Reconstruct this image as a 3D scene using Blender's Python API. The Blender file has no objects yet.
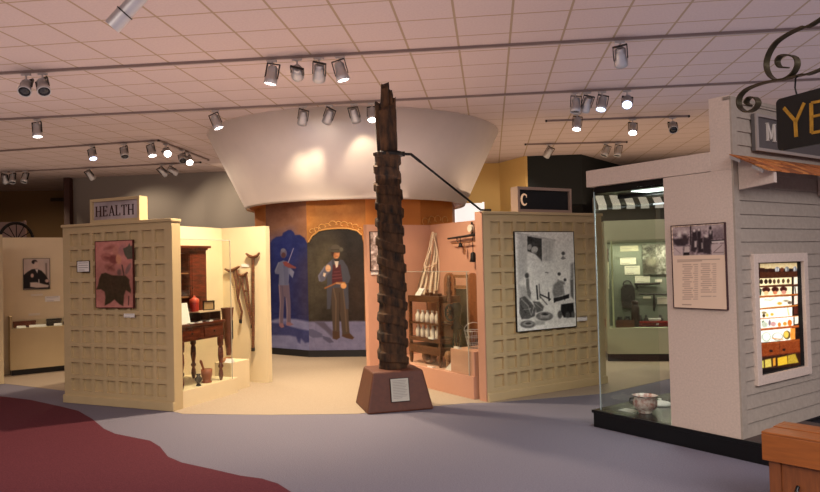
import bpy, math, random
import numpy as np
from mathutils import Vector, Matrix
random.seed(7); PI=math.pi
SC=bpy.context.scene
COL=bpy.data.collections.new('museum'); SC.collection.children.link(COL)
# ---------------- camera calibration: pixel <-> place ----------------
F=690.; EYE=1.65; PIT=math.atan(16/690.); ROLL=0.025
cr,sr=math.cos(ROLL),math.sin(ROLL)
def proj(p):
    x,y,z=p[0],p[1],p[2]-EYE
    d=y*math.cos(PIT)+z*math.sin(PIT); u=-y*math.sin(PIT)+z*math.cos(PIT)
    a,b=F*x/d,-F*u/d
    return (410+a*cr+b*sr, 246+b*cr-a*sr)
def ray(px,py):
    X,Y=px-410,py-246
    a=X*cr-Y*sr; b=X*sr+Y*cr
    a/=F; u=-b/F
    return (a, math.cos(PIT)-u*math.sin(PIT), math.sin(PIT)+u*math.cos(PIT))
def onz(px,py,z=0):
    r=ray(px,py); t=(z-EYE)/r[2]; return (r[0]*t,r[1]*t,z)
def atd(px,py,Y):
    r=ray(px,py); t=Y/r[1]; return (r[0]*t,Y,EYE+r[2]*t)
class Fr:
    """a vertical plane standing on the floor: local x along it, local y away from the visitor, z up"""
    def __init__(s,o,d):
        l=math.hypot(d[0],d[1]); s.o=(o[0],o[1]); s.x=(d[0]/l,d[1]/l); s.y=(-s.x[1],s.x[0]); s.rz=math.atan2(s.x[1],s.x[0])
    def w(s,x,y,z=0): return (s.o[0]+x*s.x[0]+y*s.y[0], s.o[1]+x*s.x[1]+y*s.y[1], z)
    def l(s,p):
        dx,dy=p[0]-s.o[0],p[1]-s.o[1]; return (dx*s.x[0]+dy*s.x[1], dx*s.y[0]+dy*s.y[1])
    def _h(s,px,py,ax,c):
        r=ray(px,py); t=(c+s.o[0]*ax[0]+s.o[1]*ax[1])/(r[0]*ax[0]+r[1]*ax[1]); return (r[0]*t,r[1]*t,EYE+r[2]*t)
    def ony(s,px,py,y=0):
        p=s._h(px,py,s.y,y); return (s.l(p)[0],p[2])
    def onx(s,px,py,x=0):
        p=s._h(px,py,s.x,x); return (s.l(p)[1],p[2])
    def sub(s,x,y,ang=0):
        c,n=math.cos(ang),math.sin(ang)
        return Fr(s.w(x,y),(s.x[0]*c+s.y[0]*n, s.x[1]*c+s.y[1]*n))
# ---------------- colours and materials ----------------
def lin(c):
    c=c/255.; return c/12.92 if c<=.04045 else ((c+.055)/1.055)**2.4
def rgb(h): return tuple(lin(int(h[i:i+2],16)) for i in (0,2,4))+(1,)
MATS={}
def mat(name,hexc,rough=.6,metal=0,noise=0,nscale=8,bump=0,emit=0,spec=.5,dark=None,stretch=(1,1,1),coat=0):
    if name in MATS: return MATS[name]
    m=bpy.data.materials.new(name); m.use_nodes=True; nt=m.node_tree; b=nt.nodes['Principled BSDF']
    b.inputs['Base Color'].default_value=rgb(hexc); b.inputs['Roughness'].default_value=rough
    b.inputs['Metallic'].default_value=metal; b.inputs['Specular IOR Level'].default_value=spec
    if emit:
        b.inputs['Emission Color'].default_value=rgb(hexc); b.inputs['Emission Strength'].default_value=emit
    if noise or bump:
        tc=nt.nodes.new('ShaderNodeTexCoord'); mp=nt.nodes.new('ShaderNodeMapping'); mp.inputs['Scale'].default_value=stretch
        n=nt.nodes.new('ShaderNodeTexNoise'); n.inputs['Scale'].default_value=nscale; n.inputs['Detail'].default_value=5
        nt.links.new(tc.outputs['Object'],mp.inputs[0]); nt.links.new(mp.outputs[0],n.inputs['Vector'])
        if noise:
            r=nt.nodes.new('ShaderNodeMix'); r.data_type='RGBA'
            c=rgb(hexc); d=rgb(dark) if dark else tuple(v*(1-noise) for v in c[:3])+(1,)
            r.inputs[6].default_value=d; r.inputs[7].default_value=c if dark else tuple(min(1,v*(1+noise)) for v in c[:3])+(1,)
            mr=nt.nodes.new('ShaderNodeMapRange'); mr.inputs[1].default_value=.3; mr.inputs[2].default_value=.7
            nt.links.new(n.outputs[0],mr.inputs[0]); nt.links.new(mr.outputs[0],r.inputs[0]); nt.links.new(r.outputs[2],b.inputs['Base Color'])
        if bump:
            bp=nt.nodes.new('ShaderNodeBump'); bp.inputs['Strength'].default_value=bump; bp.inputs['Distance'].default_value=.01
            nt.links.new(n.outputs[0],bp.inputs['Height']); nt.links.new(bp.outputs[0],b.inputs['Normal'])
    MATS[name]=m; return m
def glass_mat(name,tint='dfe8e2',refl=.06,rough=0.0):
    m=bpy.data.materials.new(name); m.use_nodes=True; nt=m.node_tree; nt.nodes.clear()
    o=nt.nodes.new('ShaderNodeOutputMaterial'); t=nt.nodes.new('ShaderNodeBsdfTransparent'); g=nt.nodes.new('ShaderNodeBsdfGlossy'); x=nt.nodes.new('ShaderNodeMixShader')
    lw=nt.nodes.new('ShaderNodeLayerWeight'); pw=nt.nodes.new('ShaderNodeMath'); pw.operation='POWER'; pw.inputs[1].default_value=4.5; f=nt.nodes.new('ShaderNodeMath'); f.operation='MULTIPLY_ADD'; f.inputs[1].default_value=.25; f.inputs[2].default_value=refl*.5; nt.links.new(lw.outputs['Facing'],pw.inputs[0]); nt.links.new(pw.outputs[0],f.inputs[0])
    t.inputs[0].default_value=rgb(tint); g.inputs['Roughness'].default_value=rough; g.inputs[0].default_value=(1,1,1,1)
    nt.links.new(f.outputs[0],x.inputs[0]); nt.links.new(t.outputs[0],x.inputs[1]); nt.links.new(g.outputs[0],x.inputs[2]); nt.links.new(x.outputs[0],o.inputs[0])
    MATS[name]=m; return m
def paint_mat(name,emit=0,rough=.55,spec=.3):
    m=bpy.data.materials.new(name); m.use_nodes=True; nt=m.node_tree; b=nt.nodes['Principled BSDF']
    a=nt.nodes.new('ShaderNodeAttribute'); a.attribute_name='Col'
    nt.links.new(a.outputs[0],b.inputs['Base Color']); b.inputs['Roughness'].default_value=rough; b.inputs['Specular IOR Level'].default_value=spec
    if emit:
        nt.links.new(a.outputs[0],b.inputs['Emission Color']); b.inputs['Emission Strength'].default_value=emit
    return m
PAINT=paint_mat('painted_picture'); PAINTLIT=paint_mat('backlit_picture',1.5)
TAN=mat('tan_paint','bfa97f',.55,noise=.04,nscale=3); TAND=mat('tan_paint_shade','ad8f66',.6)
PINK=mat('pink_paint','c8967c',.55,noise=.04,nscale=3)
STUC=mat('stucco_pink','cab8a9',.9,noise=.07,nscale=60,bump=.2)
SIDE=mat('clapboard_paint','a09486',.7,noise=.08,nscale=25,bump=.15)
BLK=mat('black_laminate','060606',.35); BLKM=mat('black_matte','0c0c0c',.8)
WHT=mat('white_card','e6e2da',.7); CREAM=mat('cream_card','ddd3c0',.7); WHITEP=mat('white_plaster','efe4d8',.8,noise=.02,nscale=4)
MET=mat('brushed_aluminium','b8b6b6',.4,.7); METD=mat('dark_metal','3a3735',.45,.8); IRON=mat('black_iron','1c1a18',.5,.6)
BRACK=mat('olive_iron','4a4230',.45,.7,noise=.3,nscale=20)
MAHO=mat('mahogany','6e2c14',.3,noise=.5,nscale=6,dark='38140a',stretch=(1,1,6)); WOOD=mat('brown_wood','774828',.45,noise=.4,nscale=9,dark='3a1c0c',stretch=(2,2,12))
WOODL=mat('light_wood','8a5a34',.5,noise=.3,nscale=9,stretch=(2,2,12)); BARK=mat('weathered_trunk','56391f',.9,noise=.6,nscale=12,dark='0f0a06',stretch=(1.5,1.5,.5),bump=.9)
BENCH=mat('oiled_oak','8e4f1e',.4,noise=.15,nscale=5,stretch=(1,8,8))
GLASS=glass_mat('case_glass','fafcfa'); GLASSG=glass_mat('green_case_glass','f8fbf8')
LENS=mat('lit_lens','fff0e6',.3,emit=14); LENSB=mat('cool_lens','c8d8ff',.3,emit=4); LENSX=mat('dark_lens','1a1a20',.2)
# ---------------- mesh builder ----------------
class MB:
    def __init__(s): s.v=[];s.f=[];s.sm=[]
    def add(s,vs,fs,smooth=False):
        n=len(s.v); s.v+=[tuple(p) for p in vs]
        for f in fs: s.f.append([i+n for i in f]); s.sm.append(smooth)
        return s
    def box(s,x0,x1,y0,y1,z0,z1):
        vs=[(x,y,z) for z in (z0,z1) for y in (y0,y1) for x in (x0,x1)]
        return s.add(vs,[(0,2,3,1),(4,5,7,6),(0,1,5,4),(2,6,7,3),(0,4,6,2),(1,3,7,5)])
    def prism(s,poly,y0,y1):        # poly of (x,z), counter-clockwise seen from -y
        n=len(poly); vs=[(x,y0,z) for x,z in poly]+[(x,y1,z) for x,z in poly]
        return s.add(vs,[list(range(n)),list(range(2*n-1,n-1,-1))]+[(i,n+i,n+(i+1)%n,(i+1)%n) for i in range(n)])
    def slab(s,poly,z0,z1):         # poly of (x,y)
        n=len(poly); vs=[(x,y,z0) for x,y in poly]+[(x,y,z1) for x,y in poly]
        return s.add(vs,[list(range(n-1,-1,-1)),list(range(n,2*n))]+[(i,(i+1)%n,n+(i+1)%n,n+i) for i in range(n)])
    def sideprism(s,poly,x0,x1):    # poly of (y,z)
        n=len(poly); vs=[(x0,y,z) for y,z in poly]+[(x1,y,z) for y,z in poly]
        return s.add(vs,[list(range(n-1,-1,-1)),list(range(n,2*n))]+[(i,(i+1)%n,n+(i+1)%n,n+i) for i in range(n)])
    def tube(s,path,r,n=10,closed=False,smooth=True,flat=None):
        P=[Vector(p) for p in path]; k=len(P); R=r if isinstance(r,(list,tuple)) else [r]*k
        ref=Vector((0,0,1)); vs=[]
        up=None
        for i in range(k):
            a=P[(i-1)%k] if (closed or i>0) else P[0]; b=P[(i+1)%k] if (closed or i<k-1) else P[-1]
            t=(b-a).normalized()
            if up is None:
                up=ref if abs(t.dot(ref))<.9 else Vector((1,0,0))
            up=(up-t*up.dot(t)); up=up.normalized() if up.length>1e-6 else t.orthogonal().normalized()
            w=t.cross(up)
            for j in range(n):
                c=2*PI*j/n; vs.append(P[i]+up*(math.cos(c)*R[i]*(flat or 1))+w*(math.sin(c)*R[i]))
        fs=[]
        for i in range(k if closed else k-1):
            for j in range(n):
                a=i*n+j; b=i*n+(j+1)%n; c=((i+1)%k)*n+(j+1)%n; d=((i+1)%k)*n+j; fs.append((a,b,c,d))
        s.add(vs,fs,smooth)
        if not closed: s.add([vs[j] for j in range(n)],[list(range(n-1,-1,-1))]); s.add([vs[(k-1)*n+j] for j in range(n)],[list(range(n))])
        return s
    def cyl(s,p,q,r,n=12,r2=None): return s.tube([p,q],[r,r2 if r2 is not None else r],n)
    def lathe(s,prof,cx=0,cy=0,n=24,smooth=True,a0=0):   # prof of (r,z)
        k=len(prof); vs=[(cx+r*math.cos(a0+2*PI*j/n),cy+r*math.sin(a0+2*PI*j/n),z) for r,z in prof for j in range(n)]
        fs=[(i*n+j,i*n+(j+1)%n,(i+1)*n+(j+1)%n,(i+1)*n+j) for i in range(k-1) for j in range(n)]
        s.add(vs,fs,smooth)
        if prof[0][0]>1e-4: s.add(vs[:n],[list(range(n-1,-1,-1))])
        if prof[-1][0]>1e-4: s.add(vs[-n:],[list(range(n))])
        return s
    def ball(s,c,rx,ry=None,rz=None,n=14,m=8):
        ry=ry or rx; rz=rz or rx
        pts=[(math.sin(PI*i/m),-math.cos(PI*i/m)) for i in range(m+1)]
        vs=[(c[0]+rx*max(r,1e-3)*math.cos(2*PI*j/n),c[1]+ry*max(r,1e-3)*math.sin(2*PI*j/n),c[2]+rz*z) for r,z in pts for j in range(n)]
        return s.add(vs,[(i*n+j,i*n+(j+1)%n,(i+1)*n+(j+1)%n,(i+1)*n+j) for i in range(m) for j in range(n)],True)
    def ribbon(s,path,wid,th,axis=(0,1,0)):   # flat bar following path, its width along axis
        P=[Vector(p) for p in path]; A=Vector(axis); vs=[]
        for i in range(len(P)):
            t=(P[min(i+1,len(P)-1)]-P[max(i-1,0)]).normalized(); nrm=t.cross(A).normalized()
            for a,b in ((-1,-1),(1,-1),(1,1),(-1,1)): vs.append(P[i]+A*(a*wid/2)+nrm*(b*th/2))
        fs=[(i*4+j,i*4+(j+1)%4,i*4+4+(j+1)%4,i*4+4+j) for i in range(len(P)-1) for j in range(4)]+[(0,1,2,3),(len(vs)-1,len(vs)-2,len(vs)-3,len(vs)-4)]
        return s.add(vs,fs,False)
    def build(s,name,m,parent=None,loc=(0,0,0),rz=0,bevel=0,rot=None):
        me=bpy.data.meshes.new(name); me.from_pydata(s.v,[],s.f); me.polygons.foreach_set('use_smooth',s.sm)
        me.materials.append(m); me.update()
        o=bpy.data.objects.new(name,me); COL.objects.link(o); o.location=loc; o.rotation_euler=rot or (0,0,rz)
        if parent: o.parent=parent
        if bevel:
            b=o.modifiers.new('edge','BEVEL'); b.width=bevel; b.segments=2; b.limit_method='ANGLE'
        return o
def tag(o,label=None,cat=None,group=None,kind=None):
    if label: o['label']=label
    if cat: o['category']=cat
    if group: o['group']=group
    if kind: o['kind']=kind
    return o
def struct(name,mb,m,fr=None):
    o=mb.build(name,m,None,(fr.o[0],fr.o[1],0) if fr else (0,0,0),fr.rz if fr else 0); o['kind']='structure'; return o
def thing(name,label,cat,loc=(0,0,0),rz=0,group=None):
    o=bpy.data.objects.new(name,None); COL.objects.link(o); o.location=loc; o.rotation_euler=(0,0,rz); o.empty_display_size=.1
    return tag(o,label,cat,group)
def solo(name,mb,m,label,cat,loc=(0,0,0),rz=0,group=None,bevel=0): return tag(mb.build(name,m,None,loc,rz,bevel),label,cat,group)
# ---------------- pictures painted on real surfaces (vertex colours) ----------------
def seg_d(X,Z,a,b):
    ax,az=a; bx,bz=b; dx,dz=bx-ax,bz-az; L=dx*dx+dz*dz or 1e-9
    t=np.clip(((X-ax)*dx+(Z-az)*dz)/L,0,1); return np.hypot(X-ax-t*dx,Z-az-t*dz)
def inside(X,Z,P):
    r=np.zeros(X.shape,bool); n=len(P)
    for i in range(n):
        x1,y1=P[i];x2,y2=P[(i+1)%n]
        if y1==y2: continue
        c=((y1>Z)!=(y2>Z))&(X<(x2-x1)*(Z-y1)/(y2-y1)+x1); r^=c
    return r
def vnoise(X,Z,sc,seed):
    rs=np.random.RandomState(seed); g=rs.rand(64,64); u=(X/sc)%63; v=(Z/sc)%63
    i=u.astype(int); j=v.astype(int); fu=u-i; fv=v-j; fu=fu*fu*(3-2*fu); fv=fv*fv*(3-2*fv)
    return (g[i,j]*(1-fu)*(1-fv)+g[i+1,j]*fu*(1-fv)+g[i,j+1]*(1-fu)*fv+g[i+1,j+1]*fu*fv)
def hx(h): return np.array([int(h[i:i+2],16) for i in (0,2,4)],float)
def painted(name,fr,rect,nx,nz,base,layers,y0=0,m=None,parent=None,T=None,local=False,relto=None):
    """rect=(x0,x1,z0,z1) on plane y0 of frame; layers drawn in picture coordinates; T maps sketch coords to picture coords"""
    x0,x1,z0,z1=rect; gx,gz=np.meshgrid(np.linspace(x0,x1,nx),np.linspace(z0,z1,nz))
    if local: X,Z=gx,gz
    else:
        wx=fr.o[0]+gx*fr.x[0]+y0*fr.y[0]; wy=fr.o[1]+gx*fr.x[1]+y0*fr.y[1]
        d=wy*math.cos(PIT)+(gz-EYE)*math.sin(PIT); u=-wy*math.sin(PIT)+(gz-EYE)*math.cos(PIT); a,b=F*wx/d,-F*u/d
        X=410+a*cr+b*sr; Z=246+b*cr-a*sr
    C=np.zeros(X.shape+(3,))+hx(base)
    for L in layers:
        k=L[0]
        if k=='T': T=L[1]; continue
        tp=(lambda p:(p[0]/T[0]+T[1],p[1]/T[0]+T[2])) if T else (lambda p:p)
        q=1/T[0] if T else 1
        sf=lambda v:(v*.45 if (T and .6<v<7) else v)
        if k=='poly':
            P=[tp(p) for p in L[2]]; s=sf(L[3]*1. if len(L)>3 else .5)
            D=np.full(X.shape,1e9)
            for i in range(len(P)): D=np.minimum(D,seg_d(X,Z,P[i],P[(i+1)%len(P)]))
            sd=np.where(inside(X,Z,P),D,-D); A=np.clip(sd/s*.5+.5,0,1); op=L[4] if len(L)>4 else 1
            A=(A*op)[...,None]; C=C*(1-A)+hx(L[1])*A
        elif k=='ell':
            cx,cy=tp((L[2],L[3])); rx,ry=L[4]*q,L[5]*q; s=sf(L[6] if len(L)>6 else .5); an=L[7] if len(L)>7 else 0; op=L[8] if len(L)>8 else 1
            dx,dz=X-cx,Z-cy; ux=dx*math.cos(an)+dz*math.sin(an); uz=-dx*math.sin(an)+dz*math.cos(an)
            rr=np.sqrt((ux/rx)**2+(uz/ry)**2)+1e-9; sd=(1-rr)*min(rx,ry); A=(np.clip(sd/s*.5+.5,0,1)*op)[...,None]; C=C*(1-A)+hx(L[1])*A
        elif k=='line':
            P=[tp(p) for p in L[2]]; D=np.full(X.shape,1e9); w=L[3]*q/2; s=sf(L[4] if len(L)>4 else .4); op=L[5] if len(L)>5 else 1
            for i in range(len(P)-1): D=np.minimum(D,seg_d(X,Z,P[i],P[i+1]))
            A=(np.clip((w-D)/s*.5+.5,0,1)*op)[...,None]; C=C*(1-A)+hx(L[1])*A
        elif k=='noise': C=C+((vnoise(X,Z,L[2],int(L[2]*100)+L[3] if len(L)>3 else 5)-.5)*2*L[1])[...,None]
        elif k=='gradx': A=np.clip((X-L[2])/(L[3]-L[2]),0,1)[...,None]; C=C*(1-A)+hx(L[1])*A
    C=np.clip(C,0,255)/255.; C=np.where(C<=.04045,C/12.92,((C+.055)/1.055)**2.4)
    ox,oy,oz=relto or (0,0,0)
    vs=[(float(x)-ox,y0-oy,float(z)-oz) for x,z in zip(gx.ravel(),gz.ravel())]
    fs=[(j*nx+i,j*nx+i+1,(j+1)*nx+i+1,(j+1)*nx+i) for j in range(nz-1) for i in range(nx-1)]
    me=bpy.data.meshes.new(name); me.from_pydata(vs,[],fs); ca=me.color_attributes.new('Col','FLOAT_COLOR','POINT')
    ca.data.foreach_set('color',np.concatenate([C.reshape(-1,3),np.ones((C.size//3,1))],1).ravel()); me.materials.append(m or PAINT)
    me.polygons.foreach_set('use_smooth',[True]*len(fs))
    o=bpy.data.objects.new(name,me); COL.objects.link(o)
    if parent: o.parent=parent
    else: o.location=(fr.o[0],fr.o[1],0); o.rotation_euler=(0,0,fr.rz)
    return o
# ---------------- serif letters ----------------
LET={'H':[(.12,0,.12,1,.13),(.68,0,.68,1,.13),(.12,.5,.68,.5,.07),(0,.02,.26,.02,.05),(0,.98,.26,.98,.05),(.54,.02,.8,.02,.05),(.54,.98,.8,.98,.05)],
'E':[(.14,0,.14,1,.13),(0,.03,.62,.03,.06),(0,.97,.6,.97,.06),(.14,.52,.45,.52,.06),(.6,.03,.6,.22,.06),(.58,.97,.58,.8,.06),(.45,.42,.45,.62,.05)],
'A':[(.1,0,.38,1,.06),(.38,1,.68,0,.13),(.2,.35,.56,.35,.06),(0,.02,.22,.02,.05),(.54,.02,.8,.02,.05)],
'L':[(.14,0,.14,1,.13),(0,.03,.6,.03,.06),(0,.98,.28,.98,.05),(.58,.03,.58,.25,.06)],
'T':[(.35,0,.35,1,.13),(0,.97,.7,.97,.06),(.22,.02,.48,.02,.05),(.03,.97,.03,.78,.05),(.67,.97,.67,.78,.05)],
'M':[(.1,0,.1,1,.07),(.84,0,.84,1,.13),(.12,1,.46,.12,.13),(.46,.12,.82,1,.06),(0,.02,.22,.02,.05),(.7,.02,.98,.02,.05),(0,.98,.2,.98,.05),(.78,.98,.98,.98,.05)],
'Y':[(.0,1.02,.38,.52,.13),(.36,.0,.38,.55,.13),(.38,.52,.68,1.0,.12)]}
def letter(mb,ch,x,z,h,y0,y1):
    if ch=='C':
        P=[]
        for i in range(15):
            a=math.radians(50+i*19); P.append((x+h*(.42+.34*math.cos(a)),z+h*(.5+.47*math.sin(a))))
        for i in range(14):
            w=h*(.045+.055*math.sin(PI*i/13)); a,b=P[i],P[i+1]; strip(mb,a,b,w*2,y0,y1)
        strip(mb,(x+h*.66,z+h*.68),(x+h*.66,z+h*.95),h*.05,y0,y1)
        return
    for a,b,c,d,w in LET[ch]: strip(mb,(x+a*h,z+b*h),(x+c*h,z+d*h),w*h,y0,y1)
def strip(mb,a,b,w,y0,y1):
    dx,dz=b[0]-a[0],b[1]-a[1]; l=math.hypot(dx,dz); nx,nz=-dz/l*w/2,dx/l*w/2
    mb.prism([(a[0]-nx,a[1]-nz),(b[0]-nx,b[1]-nz),(b[0]+nx,b[1]+nz),(a[0]+nx,a[1]+nz)],y0,y1)
# ---------------- the camera ----------------
cam=bpy.data.cameras.new('camera'); co=bpy.data.objects.new('camera',cam); COL.objects.link(co); SC.camera=co
cam.sensor_width=36; cam.sensor_fit='HORIZONTAL'; cam.lens=F/820*36; cam.clip_end=100
R_=Vector((1,0,0)); U_=Vector((0,-math.sin(PIT),math.cos(PIT))); W_=Vector((0,math.cos(PIT),math.sin(PIT)))
ri=R_*cr-U_*sr; up=R_*sr+U_*cr
co.matrix_world=Matrix(((ri.x,up.x,-W_.x,0),(ri.y,up.y,-W_.y,0),(ri.z,up.z,-W_.z,EYE),(0,0,0,1)))
# ================= THE ROOM =================
CEIL=4.25
E_=onz(175.3,411.2); A_=onz(65.5,402); L=Fr(E_,(E_[0]-A_[0],E_[1]-A_[1]))       # left booth, origin at the near right corner of its front panel
M0=onz(487.5,402); M1=onz(606,383); M=Fr(M0,(M1[0]-M0[0],M1[1]-M0[1]))       # middle booth
B0=onz(594,426.5); B1=onz(768,466); B=Fr(B0,(B1[0]-B0[0],B1[1]-B0[1]))       # glass cabinet building, front
S=Fr(B.w(1.49,0),B.y)                                                         # clapboard side
YAW=math.radians(-6.6)
def floor_mat(name,hexc,dark):
    m=mat(name,hexc,.95,noise=.3,nscale=90,bump=.35,spec=.1,dark=dark); return m
FL=floor_mat('grey_carpet','7a7681','6a6671'); FM=floor_mat('maroon_carpet','603038','50262e'); FT=floor_mat('beige_carpet','a69784','968774')
struct('floor',MB().box(-15,14,-5,24,-.1,0),FL)
bp=[(-60,384),(3,383.5),(66,391),(120,399),(183,414),(270,415),(357,414),(426,407),(470,403),(488,403),(606,393.5),(669,379),(760,372),(760,330),(640,320),(500,308),(300,312),(-60,330)]
struct('floor',MB().slab([onz(*p)[:2] for p in bp][::-1],-.02,.003),FT)
mp=[(-20,393),(0,396.5),(30,400),(62,407),(78,411),(92,419),(104,429),(115,434),(150,441),(160,447),(168,457),(182,463),(210,469),(240,476),(262,479),(278,484),(292,493),(310,520),(330,640),(-330,640),(-330,500)]
struct('floor',MB().slab([onz(*p)[:2] for p in mp][::-1],-.02,.004),FM)
# ceiling with 2 ft tiles in a T-bar grid
cm=bpy.data.materials.new('ceiling_tiles'); cm.use_nodes=True; nt=cm.node_tree; b=nt.nodes['Principled BSDF']; b.inputs['Roughness'].default_value=.95; b.inputs['Specular IOR Level'].default_value=.1
tc=nt.nodes.new('ShaderNodeTexCoord'); sp=nt.nodes.new('ShaderNodeSeparateXYZ'); nt.links.new(tc.outputs['Object'],sp.inputs[0])
def mth(op,a,bv=None):
    n=nt.nodes.new('ShaderNodeMath'); n.operation=op
    for i,v in enumerate((a,bv)):
        if v is None: continue
        if isinstance(v,(int,float)): n.inputs[i].default_value=v
        else: nt.links.new(v,n.inputs[i])
    return n.outputs[0]
def gl(o,off,sz=.61,w=.026): return mth('LESS_THAN',mth('MODULO',mth('ADD',o,off),sz),w)
g=mth('MAXIMUM',gl(sp.outputs[0],61.0+.017),gl(sp.outputs[1],61.0))
nz_=nt.nodes.new('ShaderNodeTexNoise'); nz_.inputs['Scale'].default_value=40; nz_.inputs['Detail'].default_value=4; nt.links.new(tc.outputs['Object'],nz_.inputs['Vector'])
mx=nt.nodes.new('ShaderNodeMix'); mx.data_type='RGBA'; mx.inputs[6].default_value=rgb('b6a39d'); mx.inputs[7].default_value=rgb('c8b5af'); nt.links.new(nz_.outputs[0],mx.inputs[0])
m2=nt.nodes.new('ShaderNodeMix'); m2.data_type='RGBA'; nt.links.new(g,m2.inputs[0]); nt.links.new(mx.outputs[2],m2.inputs[6]); m2.inputs[7].default_value=rgb('a08c74'); nt.links.new(m2.outputs[2],b.inputs['Base Color'])
bpn=nt.nodes.new('ShaderNodeBump'); bpn.inputs['Strength'].default_value=.4; bpn.inputs['Distance'].default_value=.01; nt.links.new(g,bpn.inputs['Height']); nt.links.new(bpn.outputs[0],b.inputs['Normal'])
o0=onz(507,75,CEIL); CF=Fr(o0,(math.cos(YAW),math.sin(YAW)))
struct('ceiling',MB().box(-26,22,-22,22,CEIL,CEIL+.1),cm,CF)
GREY=mat('grey_wall_paint','857d76',.8); BRN=mat('brown_wall_paint','8a6a44',.8); YEL=mat('yellow_wall_paint','d2ac68',.8); GRN=mat('dark_green_paint','0c1210',.8); MAU=mat('mauve_wall','8a7878',.9)
def wall(name,pts,m,z0=0,z1=CEIL,t=.12):
    mb=MB()
    for a,b2 in zip(pts,pts[1:]):
        f=Fr(a,(b2[0]-a[0],b2[1]-a[1])); l=math.hypot(b2[0]-a[0],b2[1]-a[1])
        mb.slab([f.w(0,0)[:2],f.w(l,0)[:2],f.w(l,t)[:2],f.w(0,t)[:2]],z0,z1)
    return struct(name,mb,m)
wall('wall_back_grey',[(-9.45,23),(-9.45,19.4),(-5.6,18.85),(-1.0,18.5)],GREY)
wall('wall_back_brown',[(-14.9,22.0),(-9.57,22.4)],BRN)
wall('wall_back_yellow',[(-1.0,18.6),(2.45,18.5),(2.95,17.35)],YEL)
wall('wall_back_green',[(2.97,17.38),(4.36,17.3),(6.6,20.3),(13.9,20.6)],GRN)
wall('wall_left',[(-14.9,-4.9),(-14.9,22.1)],MAU); wall('wall_right',[(13.9,20.6),(13.9,-4.9)],MAU); wall('wall_rear',[(13.9,-4.9),(-14.9,-4.9)],MAU)
struct('trim_1',MB().box(-9.62,-9.46,19.2,19.4,0,CEIL-.01),mat('dark_red_trim','3a1a10',.6))
# brown end of the hall: soffit and air vent
v=atd(57,199.5,21.9); vt=thing('air_vent','dark slotted air vent high on the brown far wall at left','vent',(v[0],21.95,v[2]-.08),.07)
mb=MB().box(-.24,.24,-.03,0,0,.02).box(-.24,.24,-.03,0,.14,.16).box(-.24,-.22,-.03,0,.02,.14).box(.22,.24,-.03,0,.02,.14); mb.build('frame',BRN,vt)
mb=MB()
for i in range(6): mb.box(-.22,.22,-.02,-.008,.025+i*.02,.037+i*.02)
mb.build('louvre',BLKM,vt)
# ---------------- rotunda with painted mural ----------------
CX=atd(357.5,240,14.27)[0]; CY=14.27; RR=2.07
rot=thing('rotunda','round white flared canopy drum over orange walls painted with mural figures','rotunda',(CX,CY,0))
cone=MB().lathe([(2.17,2.84),(2.21,2.776),(2.226,2.772),(2.238,2.782),(2.95,CEIL-.002),(2.91,CEIL-.002),(2.2,2.88)],n=96); cone.build('flared_canopy',WHITEP,rot)
MB().lathe([(2.17,2.80),(.2,2.84)],n=48).build('canopy_soffit',mat('orange_paint','d08238',.6,noise=.05,nscale=2),rot)
angs=[math.radians(-51.5+30*i) for i in range(12)]
vtx=[(RR*math.sin(a),-RR*math.cos(a)) for a in angs]
ORG=MATS['orange_paint']
for i in range(12):
    if i in (0,1): continue
    a,b2=vtx[i],vtx[(i+1)%12]; f=Fr(a,(b2[0]-a[0],b2[1]-a[1])); l=math.hypot(b2[0]-a[0],b2[1]-a[1])
    MB().box(0,l,0,.05,.11,2.9).build('wall_facet',ORG,rot,(a[0],a[1],0),f.rz)
mb=MB()
for i in range(12):
    a,b2=vtx[i],vtx[(i+1)%12]; mb.slab([(a[0]*1.012,a[1]*1.012),(b2[0]*1.012,b2[1]*1.012),(b2[0]*.96,b2[1]*.96),(a[0]*.96,a[1]*.96)],0,.12)
mb.build('baseboard',mat('mural_base','15161c',.5),rot)
def facet(i):
    a,b2=vtx[i],vtx[i+1]; return Fr((CX+a[0],CY+a[1]),(b2[0]-a[0],b2[1]-a[1])), math.hypot(b2[0]-a[0],b2[1]-a[1])
f0,l0=facet(0); f1,l1=facet(1)
def mural(name,fr,l,base,layers,lab):
    root=bpy.data.objects.new(name,None); COL.objects.link(root); root.parent=rot; root.location=(fr.o[0]-CX,fr.o[1]-CY,0); root.rotation_euler=(0,0,fr.rz); root['label']=lab
    MB().box(0,l,.004,.05,.11,2.9).build('backing',ORG,root)
    painted('painted_scene',fr,(0,l,.11,2.9),150,390,base,layers,0,None,root)
blueshape=[(270.5,380),(270.5,243),(272,240),(276,237),(282,236),(283,233),(288,230),(291,230),(293.6,232),(295,235),(300,234.8),(304.6,238),(306.5,242),(314,244),(314,380)]
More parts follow.
